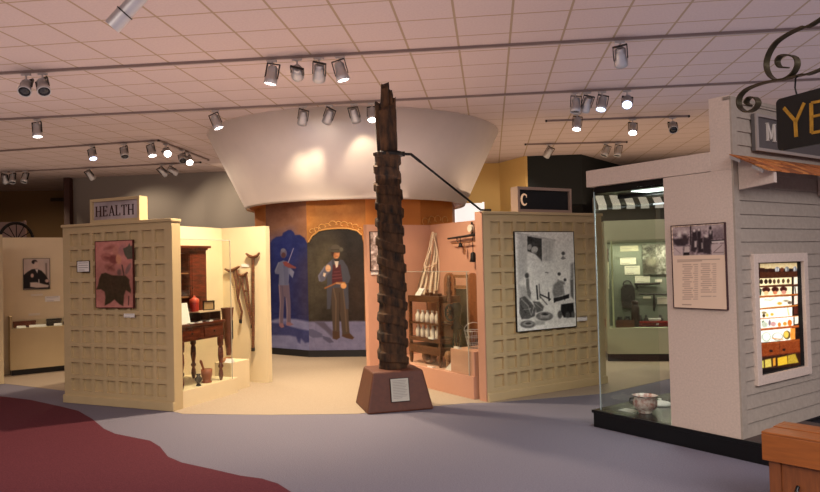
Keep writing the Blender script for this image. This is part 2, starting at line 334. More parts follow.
Lf=[('gradx','a87048',296,320),('ell','8f5f4c',283,212,26,16,14,0,.5),('noise',5,9,3),('poly','262e66',blueshape,.6),  # tints above the arch: light on the orange wall, painted in
('poly','3c3550',[(296,262),(316,240),(316,322),(300,322),(294,300)],9,.8),('poly','2b3780',[(270,240),(290,232),(292,262),(276,268)],9,.6),
('poly','7d80aa',[(269,321),(280,318),(295,319),(316,323),(316,380),(268,380)],1.2),
('poly','5d5f96',[(269,326),(285,322),(290,325),(271,330)],2),
('poly','3d4173',[(269,322.5),(280,323.5),(289,326),(300,329),(309,330.5),(315,332),(315,340),(311,342),(305,343),(301,338.5),(300,343.5),(298,342),(296,337),(290,335.5),(269,335)],1.0),
('noise',7,5,1),('noise',4,1.6,2),
('T',(8.2,265,285)),
('poly','6d5f72',[(112,-12),(198,-12),(210,150),(212,310),(178,330),(170,110),(160,95),(148,320),(118,320),(122,150)],.5),
('line','a08c94',[(116,0),(126,150),(120,250),(120,318)],8,.4,.8),('line','a09098',[(172,110),(182,200),(178,320)],6,.4,.7),('line','4a4560',[(140,10),(150,120)],5,.6,.6),
('poly','8f6a74',[(118,310),(148,315),(158,345),(135,352),(116,335)],.5),('poly','8f6a74',[(178,305),(206,305),(235,325),(205,335),(176,330)],.5),
('T',(8.2,265,225)),
('poly','6e7494',[(110,308),(150,290),(185,300),(205,345),(240,385),(226,436),(198,402),(192,494),(113,494),(116,405),(84,400),(78,375),(92,345)],.5),
('poly','5a5f84',[(150,330),(190,340),(188,490),(160,490)],1,.6),('line','8a90ac',[(112,310),(96,350),(86,385)],9,.5,.7),
('poly','8488a6',[(205,360),(238,384),(226,430),(204,396)],.5,.8),
('ell','6a6278',152,232,27,38,.5),('ell','5a4048',152,248,18,22,.8),('ell','7c7c90',148,205,18,14,1,0,.8),
('poly','8a4a4c',[(146,305),(175,298),(215,325),(252,345),(248,358),(200,350),(160,335)],.6),('line','7a4a4a',[(190,345),(252,350)],9,.5),
('line','a8a0b4',[(233,192),(190,308)],7,.3,.85)]
mural('mural_panel',f0,l0,'96705c',Lf,'blue night mural of a pale fiddler under a scalloped arch')  # mauve base colour stands in for light on this orange facet
arch=[(300,380),(300,244.5),(306,244),(308.5,242),(312,236),(318.5,231),(324,229.6),(329.5,229),(338,228.3),(348,228.4),(357,230.6),(361.5,235),(363.5,243),(364.6,300),(365.5,380)]
MN=[('noise',4,9,3),('poly','6a3f1c',[(306,206),(370,206),(370,218),(340,222),(306,214)],8,.5),('poly','1c1613',arch,.5),  # soft brown band: canopy shadow painted on the wall above the arch
('ell','5c5440',322,268,15,34,14,0,.85),('ell','544a34',331,252,8,11,7,0,.5),('poly','4a4438',[(307,250),(316,262),(316,322),(307,322)],7,.8),('ell','3d2a1e',357,292,9,30,8,0,.8),
('poly','757394',[(306,321.5),(366,321),(366,380),(306,380)],1.0),('noise',6,5,1),('noise',4,1.5,2),
('T',(7.57,305,285)),
('poly','504a5e',[(70,278),(145,280),(200,340),(215,370),(205,395),(160,350)],2.0,.9),('poly','50506e',[(0,330),(60,335),(130,370),(130,395),(60,400),(20,375)],1.5,.8),('poly','4c4a66',[(130,385),(190,400),(218,432),(185,440),(140,410)],1.2,.9),
('poly','4a3426',[(208,345),(262,350),(264,398),(240,415),(210,406)],.5),('poly','4a3020',[(283,362),(330,356),(372,398),(358,412),(312,402),(280,388)],.5),
('poly','4a3c32',[(198,-10),(302,-10),(325,150),(332,290),(338,366),(283,378),(274,280),(258,190),(262,352),(212,348),(204,230),(200,120)],.5),
('line','7c6450',[(215,20),(235,120),(232,340)],10,.8,.5),('line','7c6450',[(290,40),(305,200),(315,350)],10,.8,.45),('line','3e2c20',[(262,60),(264,200)],9,.8,.8),
('poly','454856',[(165,-10),(192,-10),(190,100),(196,150),(184,172),(168,150)],.6),('poly','3e404c',[(305,-10),(326,-10),(332,145),(322,150),(318,80)],.6),
('T',(7.57,305,235)),
('poly','454550',[(203,185),(240,178),(288,190),(322,240),(345,325),(330,362),(305,370),(328,480),(332,560),(310,560),(290,400),(205,400),(192,560),(166,560),(172,400),(165,330),(178,240)],.5),
('poly','5a5a6c',[(203,188),(160,225),(100,305),(104,345),(125,356),(150,345),(170,300),(205,262)],.5),('line','7c7c92',[(150,240),(104,310),(112,345)],12,.7,.6),
('poly','4e1f26',[(214,225),(268,225),(284,350),(278,372),(205,372),(205,300)],.5),('line','8a5a58',[(210,305),(270,300)],4,.4,.7),('line','8a5a58',[(208,330),(276,322)],4,.4,.7),('line','8a5a58',[(220,280),(262,276)],4,.4,.6),
('poly','d8c8b8',[(222,195),(255,195),(248,240),(235,250)],.5),('poly','20140e',[(222,184),(262,184),(258,198),(226,198)],.5),
('poly','d8c4b0',[(140,285),(160,290),(150,318),(136,308)],.5),('ell','dcae84',175,252,20,27,.5),('line','b07a50',[(165,262),(190,262)],4,.4,.6),
('line','9a6236',[(152,402),(200,380),(240,362),(300,360)],11,.5),('ell','d89a62',292,384,22,22,.5),('line','e0b080',[(240,366),(286,372)],10,.5,.7),
('ell','c8875a',238,143,24,36,.5),('ell','3a2014',212,132,12,28,.6),('ell','a8683e',226,155,12,24,.8,0,.6),('line','6a3820',[(228,134),(252,134)],5,.4,.7),('line','7a4028',[(232,160),(248,160)],4,.3,.8),
('ell','4a443a',232,110,60,23,.5,.08),('ell','544c40',232,96,34,24,.5),('line','3a3024',[(200,112),(268,110)],7,.5,.8),('ell','5c5648',274,108,14,14,.8)]
mural('mural_panel',f1,l1,'c07a34',MN,'dark mural of a man in hat and grey coat under an arch')
# gilded scrollwork over the second and third arch
GOLD=mat('gilding','e0a860',.4,.3)
def curlrow(fr,pts,name='gilded_moulding'):
    mb=MB()
    for (px,py,r) in pts:
        x,z=fr.ony(px,py,-.015)
        mb.tube([(x+r*1.2*math.cos(a),-.012,z+r*.8*math.sin(a)) for a in [PI*k/6 for k in range(-1,9)]],.009,6)
    return mb
mb=curlrow(f1,[(312.5,231,.045),(316.5,229,.035),(322,226.5,.05),(327,225,.035),(332.5,223.5,.055),(338.5,223,.035),(344,224,.05),(349.5,224.6,.035),(355,226.3,.045),(360,229,.03)])
ap=[f1.ony(*p,-.01) for p in arch[3:12]]; mb.tube([(x,-.008,z) for x,z in ap],.014,6)
mb.build('gilded_moulding',GOLD,rot,(f1.o[0]-CX,f1.o[1]-CY,0),f1.rz)
f3,l3=facet(3)
mb=curlrow(f3,[(425.5,221.5,.08),(432,219.5,.08),(438,219,.08),(445,220,.08)]); mb.build('gilded_moulding',GOLD,rot,(f3.o[0]-CX,f3.o[1]-CY,0),f3.rz)
# white board between rotunda and middle booth, its brightness put in as emission
p=atd(469,214,16); solo('display_board',MB().box(-.32,.32,0,.04,0,p[2]+.25).box(-.36,-.32,-.01,.05,0,p[2]+.27).box(.32,.36,-.01,.05,0,p[2]+.27),mat('glowing_white_board','f2eeea',.6,emit=.8),'tall bright white board glimpsed behind the booth, right of the orange drum','board',(p[0],16,0))
# ================= BOOTHS =================
def grid_panel(name,fr,x0,x1,t,h,nc,nr,m,label,pitch,zb):
    root=thing(name,label,'partition',fr.w(0,0),fr.rz)
    MB().box(x0,x1,.026,t,.0,h).build('board',m,root)
    mb=MB(); w=.052; W=nc*pitch; ml=(x1-x0-W)/2; xs=[x0+ml+i*pitch for i in range(nc+1)]; zs=[zb+i*pitch for i in range(nr+1)]; d0=-.008
    mb.box(x0,xs[0]-w/2+w,d0,.026,0,h); mb.box(xs[-1]-w/2,x1,d0,.026,0,h)
    for x in xs[1:-1]: mb.box(x-w/2,x+w/2,d0,.026,0,h)
    for i,(a,b2) in enumerate(zip(xs,xs[1:])):
        l=a+w/2; r=b2-w/2
        mb.box(l,r,d0,.026,0,zs[0]+w/2); mb.box(l,r,d0,.026,zs[-1]-w/2,h)
        for z in zs[1:-1]: mb.box(l,r,d0,.026,z-w/2,z+w/2)
    mb.build('lattice',m,root)
    MB().box(x0-.01,x1+.01,-.03,t+.01,h,h+.035).build('cap_rail',m,root,bevel=.005)
    MB().box(x0-.005,x1+.005,-.035,.0,.0,.1).build('skirting',m,root,bevel=.008)
    return root
W_=1.78
grid_panel('grid_partition',L,-W_,0,.13,2.19,8,10,TAN,'tan grid-faced partition holding the flower print at left',.2,.13)
WM=1.957
grid_panel('grid_partition',M,0,WM,.13,2.19,9,10,TAN,'tan grid-faced partition holding the black and white cafe photograph',.2,.13)
# ---- left booth body (booth walls, platform, plinth block) ----
CREAMW=mat('cream_wall_paint','dccaa4',.6,noise=.03,nscale=3)
lb=thing('exhibit_booth','pale yellow back walls of the left booth with crutches hung on them','booth',L.w(0,0),L.rz)
MB().box(-.82,-.055,1.88,1.98,0,2.21).build('crutch_wall',CREAMW,lb)
MB().box(-.9,-.82,.13,1.98,0,2.21).build('side_wall',CREAMW,lb)
solo('exhibit_platform',MB().box(-.818,-.015,.132,1.16,0,.2),CREAMW,'low pale yellow platform under the desk in the left booth','platform',L.w(0,0),L.rz)
solo('plinth_block',MB().box(-.40,-.13,1.17,1.56,0,.38),CREAMW,'pale yellow plinth block under the artificial leg','plinth',L.w(0,0),L.rz,bevel=.004)
lg=thing('glass_screen','clear glass screen enclosing the desk in the left booth','glass',L.w(-.02,.13),L.rz)
MB().box(-.006,0,0,.93,.2,1.99).build('pane',GLASS,lg)
MB().box(-.008,.002,.927,.933,.2,1.99).box(-.008,.002,0,.93,1.985,1.995).build('pane_edge',mat('glass_edge','b8b4a4',.2),lg)
# ---- middle booth body ----
mbth=thing('exhibit_booth','salmon pink back walls of the middle booth behind the carved trunk','booth',M.w(0,0),M.rz)
MB().box(-.24,.95,2.44,2.54,0,2.21).build('back_wall',PINK,mbth)
MB().box(.86,.95,.13,2.44,0,2.21).build('side_wall',PINK,mbth)
MB().box(-.015,-.004,-.003,.13,0,2.22).build('panel_edge',PINK,mbth)
mb=MB().slab([(-.045,.2),(.858,.2),(.858,2.438),(.02,2.44),(-.09,1.7)],0,.27); solo('exhibit_platform',mb,PINK,'long salmon pink platform under the tools in the middle booth','platform',M.w(0,0),M.rz)
solo('plinth_block',MB().box(-.02,.42,.21,.70,.27,.56),PINK,'salmon pink plinth block standing on the middle booth platform','plinth',M.w(0,0),M.rz,bevel=.004)
mg=thing('glass_screen','clear glass screen before the antique tools in the middle booth','glass',M.w(-.03,.25),M.rz)
MB().box(-.006,0,0,1.6,.27,1.52).build('pane',GLASS,mg)
MB().box(-.008,.002,.045,.053,.27,1.52).box(-.008,.002,0,1.6,1.515,1.523).build('pane_edge',MATS['glass_edge'],mg)
# ---- boxed signs on top ----
def box_sign(fr,x0,x1,z0,z1,mf,mface,ml,word,label,lx,lz,lh,sp,y=.0,dims=None):
    root=thing('box_sign',label,'sign',fr.w(x0,y,z0),fr.rz); w=x1-x0; h=z1-z0; t=.035
    MB().box(0,w,0,.13,0,t).box(0,w,0,.13,h-t,h).box(0,t,0,.13,t,h-t).box(w-t,w,0,.13,t,h-t).build('frame',mf,root)
    MB().box(t,w-t,.03,.05,t,h-t).build('sign_face',mface,root)
    mb=MB(); x=lx
    for i,ch in enumerate(word): letter(mb,ch,x,lz,lh,.024,.03); x+=lh*sp.get(ch,.92)
    mb.build('lettering',ml,root); return root
SILV=mat('silver_sign_face','ccc0c0',.35,.1,noise=.25,nscale=2.5,dark='8a7a78')
box_sign(L,-1.31,-.5,2.225,2.52,TAN,SILV,mat('bronze_letter','4a3028',.4,.5),'HEALTH','tan boxed sign reading HEALTH atop the left partition',.065,.08,.125,{'E':.82,'L':.78,'A':.88,'T':.82,'H':.95})
box_sign(M,.545,1.44,2.225,2.535,mat('dusky_frame','9c8474',.5),BLKM,mat('pink_letter','f0c8a0',.4,emit=.3),'C','black boxed sign with a single pale letter C atop the middle partition',.07,.085,.14,{})
# ---- pictures and cards ----
def card(fr,px0,py0,px1,py1,label,y=-.006,name='caption_card',m=None,lines=4,frame=None,cat='card',tilt=0,group=None,t=.006):
    x0,z1=fr.ony(px0,py0,y); x1,z0=fr.ony(px1,py1,y)
    root=thing(name,label,cat,fr.w(x0,y,z0),fr.rz,group); w=x1-x0;h=z1-z0
    MB().box(0,w,-t/2,t/2,0,h).build('board',m or WHT,root)
    if lines:
        mb=MB()
        for i in range(lines):
            z=h*(.84-.68*i/max(1,lines-1)) if lines>1 else h*.5
            mb.box(w*.1,w*(.9 if i<lines-1 else .6),-t/2-.0015,-t/2,z-h*.025,z+h*.025)
        mb.build('printed_text',mat('print_grey','8a8480',.8),root)
    if frame:
        f=.008; MB().box(-f,w+f,-t,t/2,-f,0).box(-f,w+f,-t,t/2,h,h+f).box(-f,0,-t,t/2,0,h).box(w,w+f,-t,t/2,0,h).build('frame',frame,root)
    return root
def print_(fr,rect,nx,nz,base,layers,label,y=-.02,frame=None,fw=.01,name='framed_print',t=.02,cat='picture'):
    x0,x1,z0,z1=rect; root=thing(name,label,cat,fr.w(x0,y,z0),fr.rz); w,h=x1-x0,z1-z0
    painted('picture',fr,rect,nx,nz,base,layers,y-.0015,None,root,relto=(x0,y,z0))
    MB().box(0,w,0,t,0,h).build('backing',BLKM,root)
    f=frame or BLKM; mb=MB().box(-fw,w+fw,-.006,t,-fw,0).box(-fw,w+fw,-.006,t,h,h+fw).box(-fw,0,-.006,t,0,h).box(w,w+fw,-.006,t,0,h); mb.build('frame',f,root)
    return root
MG=[('noise',8,8,3),('T',(5.46,90,235)),
('ell','b87a6c',112,72,42,22,1.2,-.2,.9),('ell','8e5048',104,70,22,8,2,-.3,.7),('ell','a8685c',92,122,32,24,1.2,.2,.9),('ell','7e443e',96,128,18,8,2,.3,.7),('ell','b07062',108,178,32,20,1.2,.4,.9),('ell','84483e',112,180,20,7,2,.5,.7),('ell','bc7e6c',145,92,22,30,1.2,-.3,.85),('ell','7c403a',128,132,22,24,2,0,.8),('ell','d0906e',156,132,15,28,1,0,.95),('line','7a3c38',[(80,120),(130,125)],6,2,.6),('line','7a3c38',[(100,185),(145,150)],6,2,.6),
('ell','a0706e',175,80,18,32,3,.3,.7),('ell','8a6c66',208,185,11,34,1,.45,.95),('ell','6a5a54',160,205,12,18,2,0,.8),('line','4e3a34',[(175,165),(185,220)],8,1,.9),
('poly','585446',[(180,75),(205,62),(215,45),(222,62),(233,55),(233,130),(205,132),(190,110)],1),
('poly','3c331e',[(62,212),(85,206),(120,220),(160,222),(195,222),(216,245),(214,262),(224,300),(222,318),(196,300),(186,330),(182,388),(160,378),(134,352),(108,372),(80,386),(84,340),(80,310),(60,296),(34,298),(44,275),(50,240)],.6),
('ell','4a3226',130,270,50,36,20,.3,.7),('line','54412c',[(134,352),(120,290),(110,230)],4,1,.6),('line','20180e',[(212,335),(210,382)],4,.5,.9),('noise',6,2,4)]
x0,z1=L.ony(95.5,242,-.03); x1,z0=L.ony(133.5,307.5,-.03)
print_(L,(x0,x1,z0,z1),90,150,'c58276',MG,'pink botanical print of a magnolia bloom and dark leaf',-.03,mat('dark_red_frame','4a2018',.5),.008)
card(L,77.5,261.5,89.5,271.5,'small black-framed caption card left of the magnolia print',-.012,frame=BLKM)
card(L,124,313.5,134.5,317.5,'small unframed caption card below the magnolia print',-.01,lines=2)
G=lambda v:'%02x%02x%02x'%(v,v,int(v*.96))
CF_=[('poly',G(232),[(516,233),(574,233),(575,322),(519,325)],.8),('noise',6,12,3),('T',(9.457,510,228)),
('poly',G(175),[(75,50),(165,75),(165,420),(80,520)],3,.7),('poly',G(165),[(300,95),(420,120),(410,320),(310,320)],4,.6),('line',G(140),[(75,48),(430,118)],10,2,.6),('line',G(150),[(345,130),(345,320)],6,2,.5),('line',G(150),[(375,130),(375,330)],6,2,.5),
('poly',G(62),[(163,76),(300,100),(303,330),(280,300),(240,250),(165,220)],.8),('ell',G(40),190,110,25,30,2,0,.7),
('ell',G(160),185,180,20,28,1,.2),('ell',G(190),232,205,30,34,1,.6),('ell',G(120),235,235,20,14,1.5,.6,.7),
('poly',G(225),[(168,225),(235,250),(290,300),(330,345),(420,420),(470,492),(480,540),(330,560),(240,470),(165,330)],2),('line',G(90),[(335,418),(360,424)],8,.7),
('poly',G(222),[(440,190),(540,200),(590,300),(560,420),(450,400),(420,300)],10,.5),('ell',G(70),503,240,16,18,1),('poly',G(120),[(480,290),(500,262),(530,290),(500,300)],1),
('ell',G(60),465,435,16,16,1.2),('ell',G(50),520,490,12,14,1.2),('poly',G(80),[(575,340),(600,330),(600,480),(575,480)],3,.7),
('ell',G(70),160,450,20,26,1.5),
('T',(9.457,510,278)),
('poly',G(90),[(150,10),(178,5),(185,100),(200,140),(192,200),(165,160),(155,90)],1,.8),('poly',G(130),[(80,60),(160,90),(200,200),(100,200)],4,.5),
('line',G(50),[(252,75),(262,200)],16,.7),('line',G(120),[(275,60),(285,190)],10,.8),('line',G(40),[(285,155),(380,200)],14,.7),('line',G(45),[(365,140),(370,210)],16,.7),('line',G(60),[(280,170),(350,250)],8,.6),
('poly',G(120),[(410,70),(460,20),(520,40),(500,160),(420,190),(400,130)],2,.9),('poly',G(225),[(500,60),(560,80),(560,150),(520,180)],1),('line',G(150),[(455,20),(500,80),(520,230)],14,.8),
('poly',G(35),[(412,190),(500,170),(560,150),(560,190),(505,205),(415,235)],1),('poly',G(60),[(570,20),(600,10),(600,200),(575,170)],2,.8),('poly',G(215),[(430,225),(600,200),(600,225),(460,262)],1),
('poly',G(95),[(90,190),(140,170),(200,230),(245,290),(235,360),(180,385),(110,390),(88,330)],1.2),('line',G(190),[(110,200),(170,260),(200,350)],8,.8,.7),('line',G(50),[(100,260),(150,330)],10,1,.8),('line',G(200),[(130,300),(200,290)],8,.8,.6),('line',G(45),[(160,220),(220,310)],8,1,.8),('line',G(190),[(230,250),(205,350)],7,.8,.8),
('poly',G(80),[(215,220),(280,225),(320,270),(310,310),(250,330),(240,280)],1.5,.9),('line',G(190),[(240,240),(300,290)],7,.8,.7),
('poly',G(232),[(330,270),(470,290),(460,360),(420,400),(380,340),(320,310)],2),
('ell',G(105),326,362,80,42,1),('ell',G(170),330,348,52,22,1.5),('ell',G(40),330,342,32,12,1),('ell',G(185),320,372,58,12,2,0,.6),
('ell',G(110),168,438,72,36,1),('ell',G(175),170,432,48,20,1.5),('ell',G(50),172,430,28,11,1),
('poly',G(28),[(482,250),(600,232),(610,372),(510,375),(480,330)],1),('ell',G(90),472,345,22,36,1.2),('ell',G(95),545,350,22,28,1.5,0,.8),('ell',G(100),598,345,18,28,1.5,0,.8),
('poly',G(160),[(240,400),(330,405),(330,440),(235,450)],2,.7),('noise',13,1.1,9),('noise',9,2.2,8)]
x0,z1=M.ony(514.5,232,-.03); x1,z0=M.ony(576,326,-.03)
print_(M,(x0,x1,z0,z1),130,170,G(245),CF_,'large black and white photograph of a cluttered room on the middle partition',-.03,BLK,.008)
card(M,577,317.5,587,320.5,'small white caption card right of the large room photograph',-.01,lines=2)
# ---- left distant booth ----
N=Fr(onz(-75,382.5),(5.892-6.604+1.42,.502)); N=Fr((-6.604,11.114),(.712,.502))
nb=thing('exhibit_booth','plain tan wall of the far left booth behind the grid partition','booth',N.w(0,0),N.rz)
MB().box(-1.6,1.3,0,.1,0,2.21).build('back_wall',CREAMW,nb)
MB().box(-.9,-.05,-1.03,-.93,0,2.21).build('side_panel',TAN,nb)
PT=[('T',(8.2,0,240)),('noise',6,6,2),('poly','b8aaa0',[(360,160),(405,160),(405,400),(365,400)],3,.7),('poly','5a4a40',[(372,190),(384,190),(388,330),(376,330)],1.5,.7),
('poly','171210',[(192,400),(192,290),(225,262),(262,240),(300,236),(340,252),(372,285),(400,330),(408,400)],.5),('ell','cbb5a6',292,200,24,34,.5),('ell','2a1c16',283,180,24,18,.7),('ell','cbb5a6',297,205,18,28,.6),('poly','e6ddd4',[(288,240),(312,240),(306,272)],.5),('line','e0d0c4',[(285,210),(286,170)],3,.5,.4),
('ell','c8a898',264,292,13,17,.5),('poly','cdbdb0',[(246,348),(300,345),(360,362),(400,370),(396,388),(300,392),(248,384)],.6),('ell','c8a898',385,335,16,14,.6),('line','d8ccc0',[(318,325),(320,350)],8,.4)]
x0,z1=N.ony(23.5,259,-.02); x1,z0=N.ony(49.8,288.5,-.02)
print_(N,(x0,x1,z0,z1),80,90,'c6b4a6',PT,'black and white portrait of a seated man in a dark suit',-.02,BLKM,.006)
card(N,45,296.5,60,301.2,'white caption card below right of the seated man portrait',-.008,lines=2)
card(N,31,294.2,43,295.6,'tiny pale caption strip just under the seated man portrait',-.008,lines=0,m=CREAM)
card(N,28.5,313.6,40,315.2,'tiny pale caption strip just above the low display case',-.008,lines=0,m=CREAM)
# low case under the portrait
g0=onz(7.5,377); cc=Fr(g0,(.63,.50)); cc=Fr(onz(10.5,376.3),N.x)
lc=thing('display_case','low tan desk-height display case below the seated man portrait','display case',cc.w(0,0),cc.rz)
cx0=0; W2=1.35
MB().box(.02,W2,.03,.38,0,.09).build('toe_kick',BLK,lc)
MB().box(0,W2,0,.40,.09,.74).build('cabinet_body',TAN,lc)
MB().box(.0,.03,.0,.40,.74,.94).box(.03,W2,.38,.40,.74,.94).build('case_rim',TAN,lc)
MB().sideprism([(0,.74),(.006,.74),(.40,.93),(.394,.94)],.03,W2).build('glass_lid',GLASS,lc)
for i,(x,w,d,h,hexc,nm,lab) in enumerate([(.07,.32,.12,.10,'7a3018','tool_box','red brown wooden box lying in the low display case'),(.55,.22,.1,.11,'1c1a1c','tool_box','black box lying right of centre in the low display case'),(.80,.2,.06,.05,'2a1c16','tool_roll','dark narrow roll at right end of the low display case')]):
    q=cc.w(x,.22,.745); m_=mat('case_item_'+hexc,hexc,.5,noise=.3,nscale=20)
    r=thing(nm,lab,'box' if nm=='tool_box' else 'tool roll',q,cc.rz); MB().box(0,w,0,d,0,h*.7).build('body',m_,r,bevel=.008); MB().box(-.004,w+.004,-.004,d+.004,h*.7,h).build('lid',m_,r,bevel=.005)
for i,(x,w,lab) in enumerate([(.10,.13,'white paper card at left front inside the low display case'),(.28,.16,'white paper card under the red brown box in the low case'),(.42,.10,'small white card between the boxes in the low case'),(.64,.12,'white card in front of the black box in the low case')]):
    q=cc.w(x,.06+.03*(i%2),.745); r=solo('caption_card',MB().sideprism([(0,0),(.003,0),(.04,.035),(.037,.037)],0,w),WHT,lab,'card',q,cc.rz)
# wheel on a pale board behind that booth
wq=atd(16.5,240,13.4)
wb=thing('spoked_wheel','dark spoked wheel standing up behind the far left booth wall','wheel',(wq[0],13.4,wq[2]),math.radians(50))
mb=MB().tube([(.30*math.cos(a),0,.33*math.sin(a)) for a in [2*PI*k/32 for k in range(32)]],.03,8,closed=True); mb.build('rim',IRON,wb)
for k in range(12):
    a=2*PI*k/12; MB().cyl((.04*math.cos(a),0,.04*math.sin(a)),(.28*math.cos(a),0,.31*math.sin(a)),.009,6).build('spoke',IRON,wb)
MB().cyl((0,-.05,0),(0,.05,0),.045,12).build('hub',IRON,wb)
MB().box(-.03,.03,.05,.11,-wq[2],.05).build('stand',IRON,wb)
bq=atd(9,222,14.0); solo('display_board',MB().box(-1.0,.30,0,.04,0,bq[2]).box(-1.03,-1.0,-.01,.05,0,bq[2]+.02).box(.3,.33,-.01,.05,0,bq[2]+.02),mat('pale_board','a08a82',.8),'pale board standing behind the dark spoked wheel','board',(bq[0],14.0,0))
# ================= TRUNK ON PEDESTAL =================
pc=Fr(onz(367.3,415),(.745,.206))
W3,D3=.76,.70; T3=.11
pd=thing('pedestal','dark red-brown tapered pedestal carrying the tall carved trunk','pedestal',pc.w(W3/2,D3/2),pc.rz)
def frustum(w,d,w2,d2,z0,z1):
    vs=[(-w/2,-d/2,z0),(w/2,-d/2,z0),(w/2,d/2,z0),(-w/2,d/2,z0),(-w2/2,-d2/2,z1),(w2/2,-d2/2,z1),(w2/2,d2/2,z1),(-w2/2,d2/2,z1)]
    return MB().add(vs,[(0,3,2,1),(4,5,6,7),(0,1,5,4),(1,2,6,5),(2,3,7,6),(3,0,4,7)])
PED=mat('red_brown_pedestal','562c1a',.55,noise=.15,nscale=20,bump=.1)
frustum(W3,D3,.57,.53,.0,.44).build('body',PED,pd,bevel=.02)
# plaque on the sloping front
sl=math.atan2((D3-.53)/2,.44)
pq=bpy.data.objects.new('plaque',None); COL.objects.link(pq); pq.parent=pd; pq.location=(.0,-(D3/2+.53/2)/2-.004,.245); pq.rotation_euler=(-sl,0,0)
MB().box(-.106,.106,-.010,0,-.136,.121).build('plaque_back',BLKM,pq); MB().box(-.10,.10,-.014,-.010,-.13,.115).build('text_card',mat('plaque_card','b4b0a4',.6),pq)
mb=MB()
for i in range(12): mb.box(-.08,.08-(.06 if i==11 else .01*(i%3)),-.0155,-.014,.09-i*.017,.095-i*.017)
mb.build('printed_text',MATS['print_grey'],pq)
tp=pc.w(W3/2+.005,D3/2)
tr=thing('carved_trunk','tall weathered tree trunk with a spiral ridge and split top','tree trunk',(tp[0],tp[1],.44),0)
def hn(a,z,s): return math.sin(a*3+z*7+s)*.4+math.sin(a*7-z*17+s*2)*.3+math.sin(a*13+z*31+s*3)*.2+math.sin(a*5+z*53)*.15
n=72; H=2.48; nzr=380; vs=[];fs=[]
for i in range(nzr+1):
    z=H*i/nzr; base=.160-.022*z/H
    for j in range(n):
        a=2*PI*j/n
        ph=((z-.02)/.212 + a/(2*PI)*1.0 + .06*math.sin(a*2+z*3))%1
        e=.055; rd=min(max((ph-.0)/e,0),1)*min(max((.52-ph)/e,0),1) if ph<.52 else 0
        top=1 if z<H-.0 else 0
        r=base+.020*rd*(1+.25*math.sin(a*9+z*11))*(1 if z>.03 else .3)+.006*hn(a,z,1)
        vs.append((r*math.cos(a)+.012*math.sin(z*1.7),r*math.sin(a),z))
for i in range(nzr):
    for j in range(n): fs.append((i*n+j,i*n+(j+1)%n,(i+1)*n+(j+1)%n,(i+1)*n+j))
fs.append(list(range(n-1,-1,-1))); fs.append([nzr*n+j for j in range(n)])
MB().add(vs,fs,True).build('spiral_trunk',BARK,tr)
# split upper part : several splintered staves of different height
def stave(cx,cy,r,z0,z1,seed,sx=1,nm='splintered_top'):
    m_=14; k=30; vs=[];fs=[]
    for i in range(k+1):
        t=i/k; z=z0+(z1-z0)*t
        for j in range(m_):
            a=2*PI*j/m_; rr=r*(1-.12*t)*(1+.16*math.sin(a*3+seed)+.1*math.sin(a*5+z*6+seed*2)); zz=z+(.05*math.sin(a*2+seed*3) if i==k else 0)
            vs.append((cx+rr*sx*math.cos(a)+.008*math.sin(z*5+seed),cy+rr*math.sin(a),zz))
    for i in range(k):
        for j in range(m_): fs.append((i*m_+j,i*m_+(j+1)%m_,(i+1)*m_+(j+1)%m_,(i+1)*m_+j))
    fs.append([k*m_+j for j in range(m_)]); return vs,fs
mb=MB()
for a in [(-.015,.0,.125,2.4,2.98,1,.95),(-.085,-.02,.05,2.4,3.03,2,1),(-.015,-.03,.058,2.4,3.245,3,.95),(.035,.0,.045,2.4,3.18,4,1),(.072,.01,.036,2.4,3.09,5,1)]:
    v_,f_=stave(*a); mb.add(v_,f_,True)
mb.build('splintered_top',BARK,tr)
MB().lathe([(.13,0),(.163,0),(.163,.045),(.13,.045)],n=40).build('iron_collar',IRON,tr,(0.01,0,2.44))
# brace pipe from collar to the booth
a0=(tp[0]+.17,tp[1],.44+2.465); a1=(tp[0]+.27,tp[1]+.005,.44+2.46); e1=M.w(.03,.07,2.245); e2=M.w(.18,.07,2.245)
bz=thing('brace_pipe','black pipe bracing the carved trunk down to the middle booth','pipe',a0)
rel=lambda p:(p[0]-a0[0],p[1]-a0[1],p[2]-a0[2])
mid=tuple(a1[i]*.86+e1[i]*.14 for i in range(3))
MB().tube([rel(a0),rel(a1),rel(mid)],.017,10).build('upper_sleeve',IRON,bz)
MB().tube([rel(mid),rel(e1),rel(e2)],.013,10).build('lower_rod',IRON,bz)
MB().cyl(rel(a0),rel((a0[0]+.03,a0[1],a0[2])),.03,12).build('flange',IRON,bz)
# ================= CONTENTS OF THE LEFT BOOTH =================
def leg_turned(h,r=.035):
    return MB().lathe([(r*.45,0),(r*.6,.02),(r*.9,.07),(r*.75,.12),(r*.5,.15),(r*.95,.17),(r*.95,.19),(r*.55,.21),(r*.8,.26),(r*1.05,h*.55),(r*.9,h*.72),(r*.6,h*.76),(r*1.1,h*.79),(r*1.1,h)],n=16)
PL=.2
dk=thing('writing_desk','dark mahogany desk on turned legs inside the left booth','desk',L.w(-.32,.57,PL),L.rz)
MB().box(-.27,.27,-.41,.41,.74,.77).build('desk_top',MAHO,dk,bevel=.005)
MB().box(-.25,.245,-.39,.39,.56,.74).build('apron',MAHO,dk)
for sx in (-.22,.225):
    for sy in (-.355,.355): leg_turned(.57).build('leg',MAHO,dk,(sx,sy,0))
for sy in (-.2,.2):
    d_=MB().box(.245,.255,sy-.17,sy+.17,.59,.71).build('drawer',MAHO,dk,bevel=.003); MB().ball((.265,sy,.65),.012).build('knob',METD,d_)
hu=thing('bookcase_hutch','dark mahogany bookcase top with cornice standing on the desk','cabinet',L.w(-.46,.57,PL+.77),L.rz)
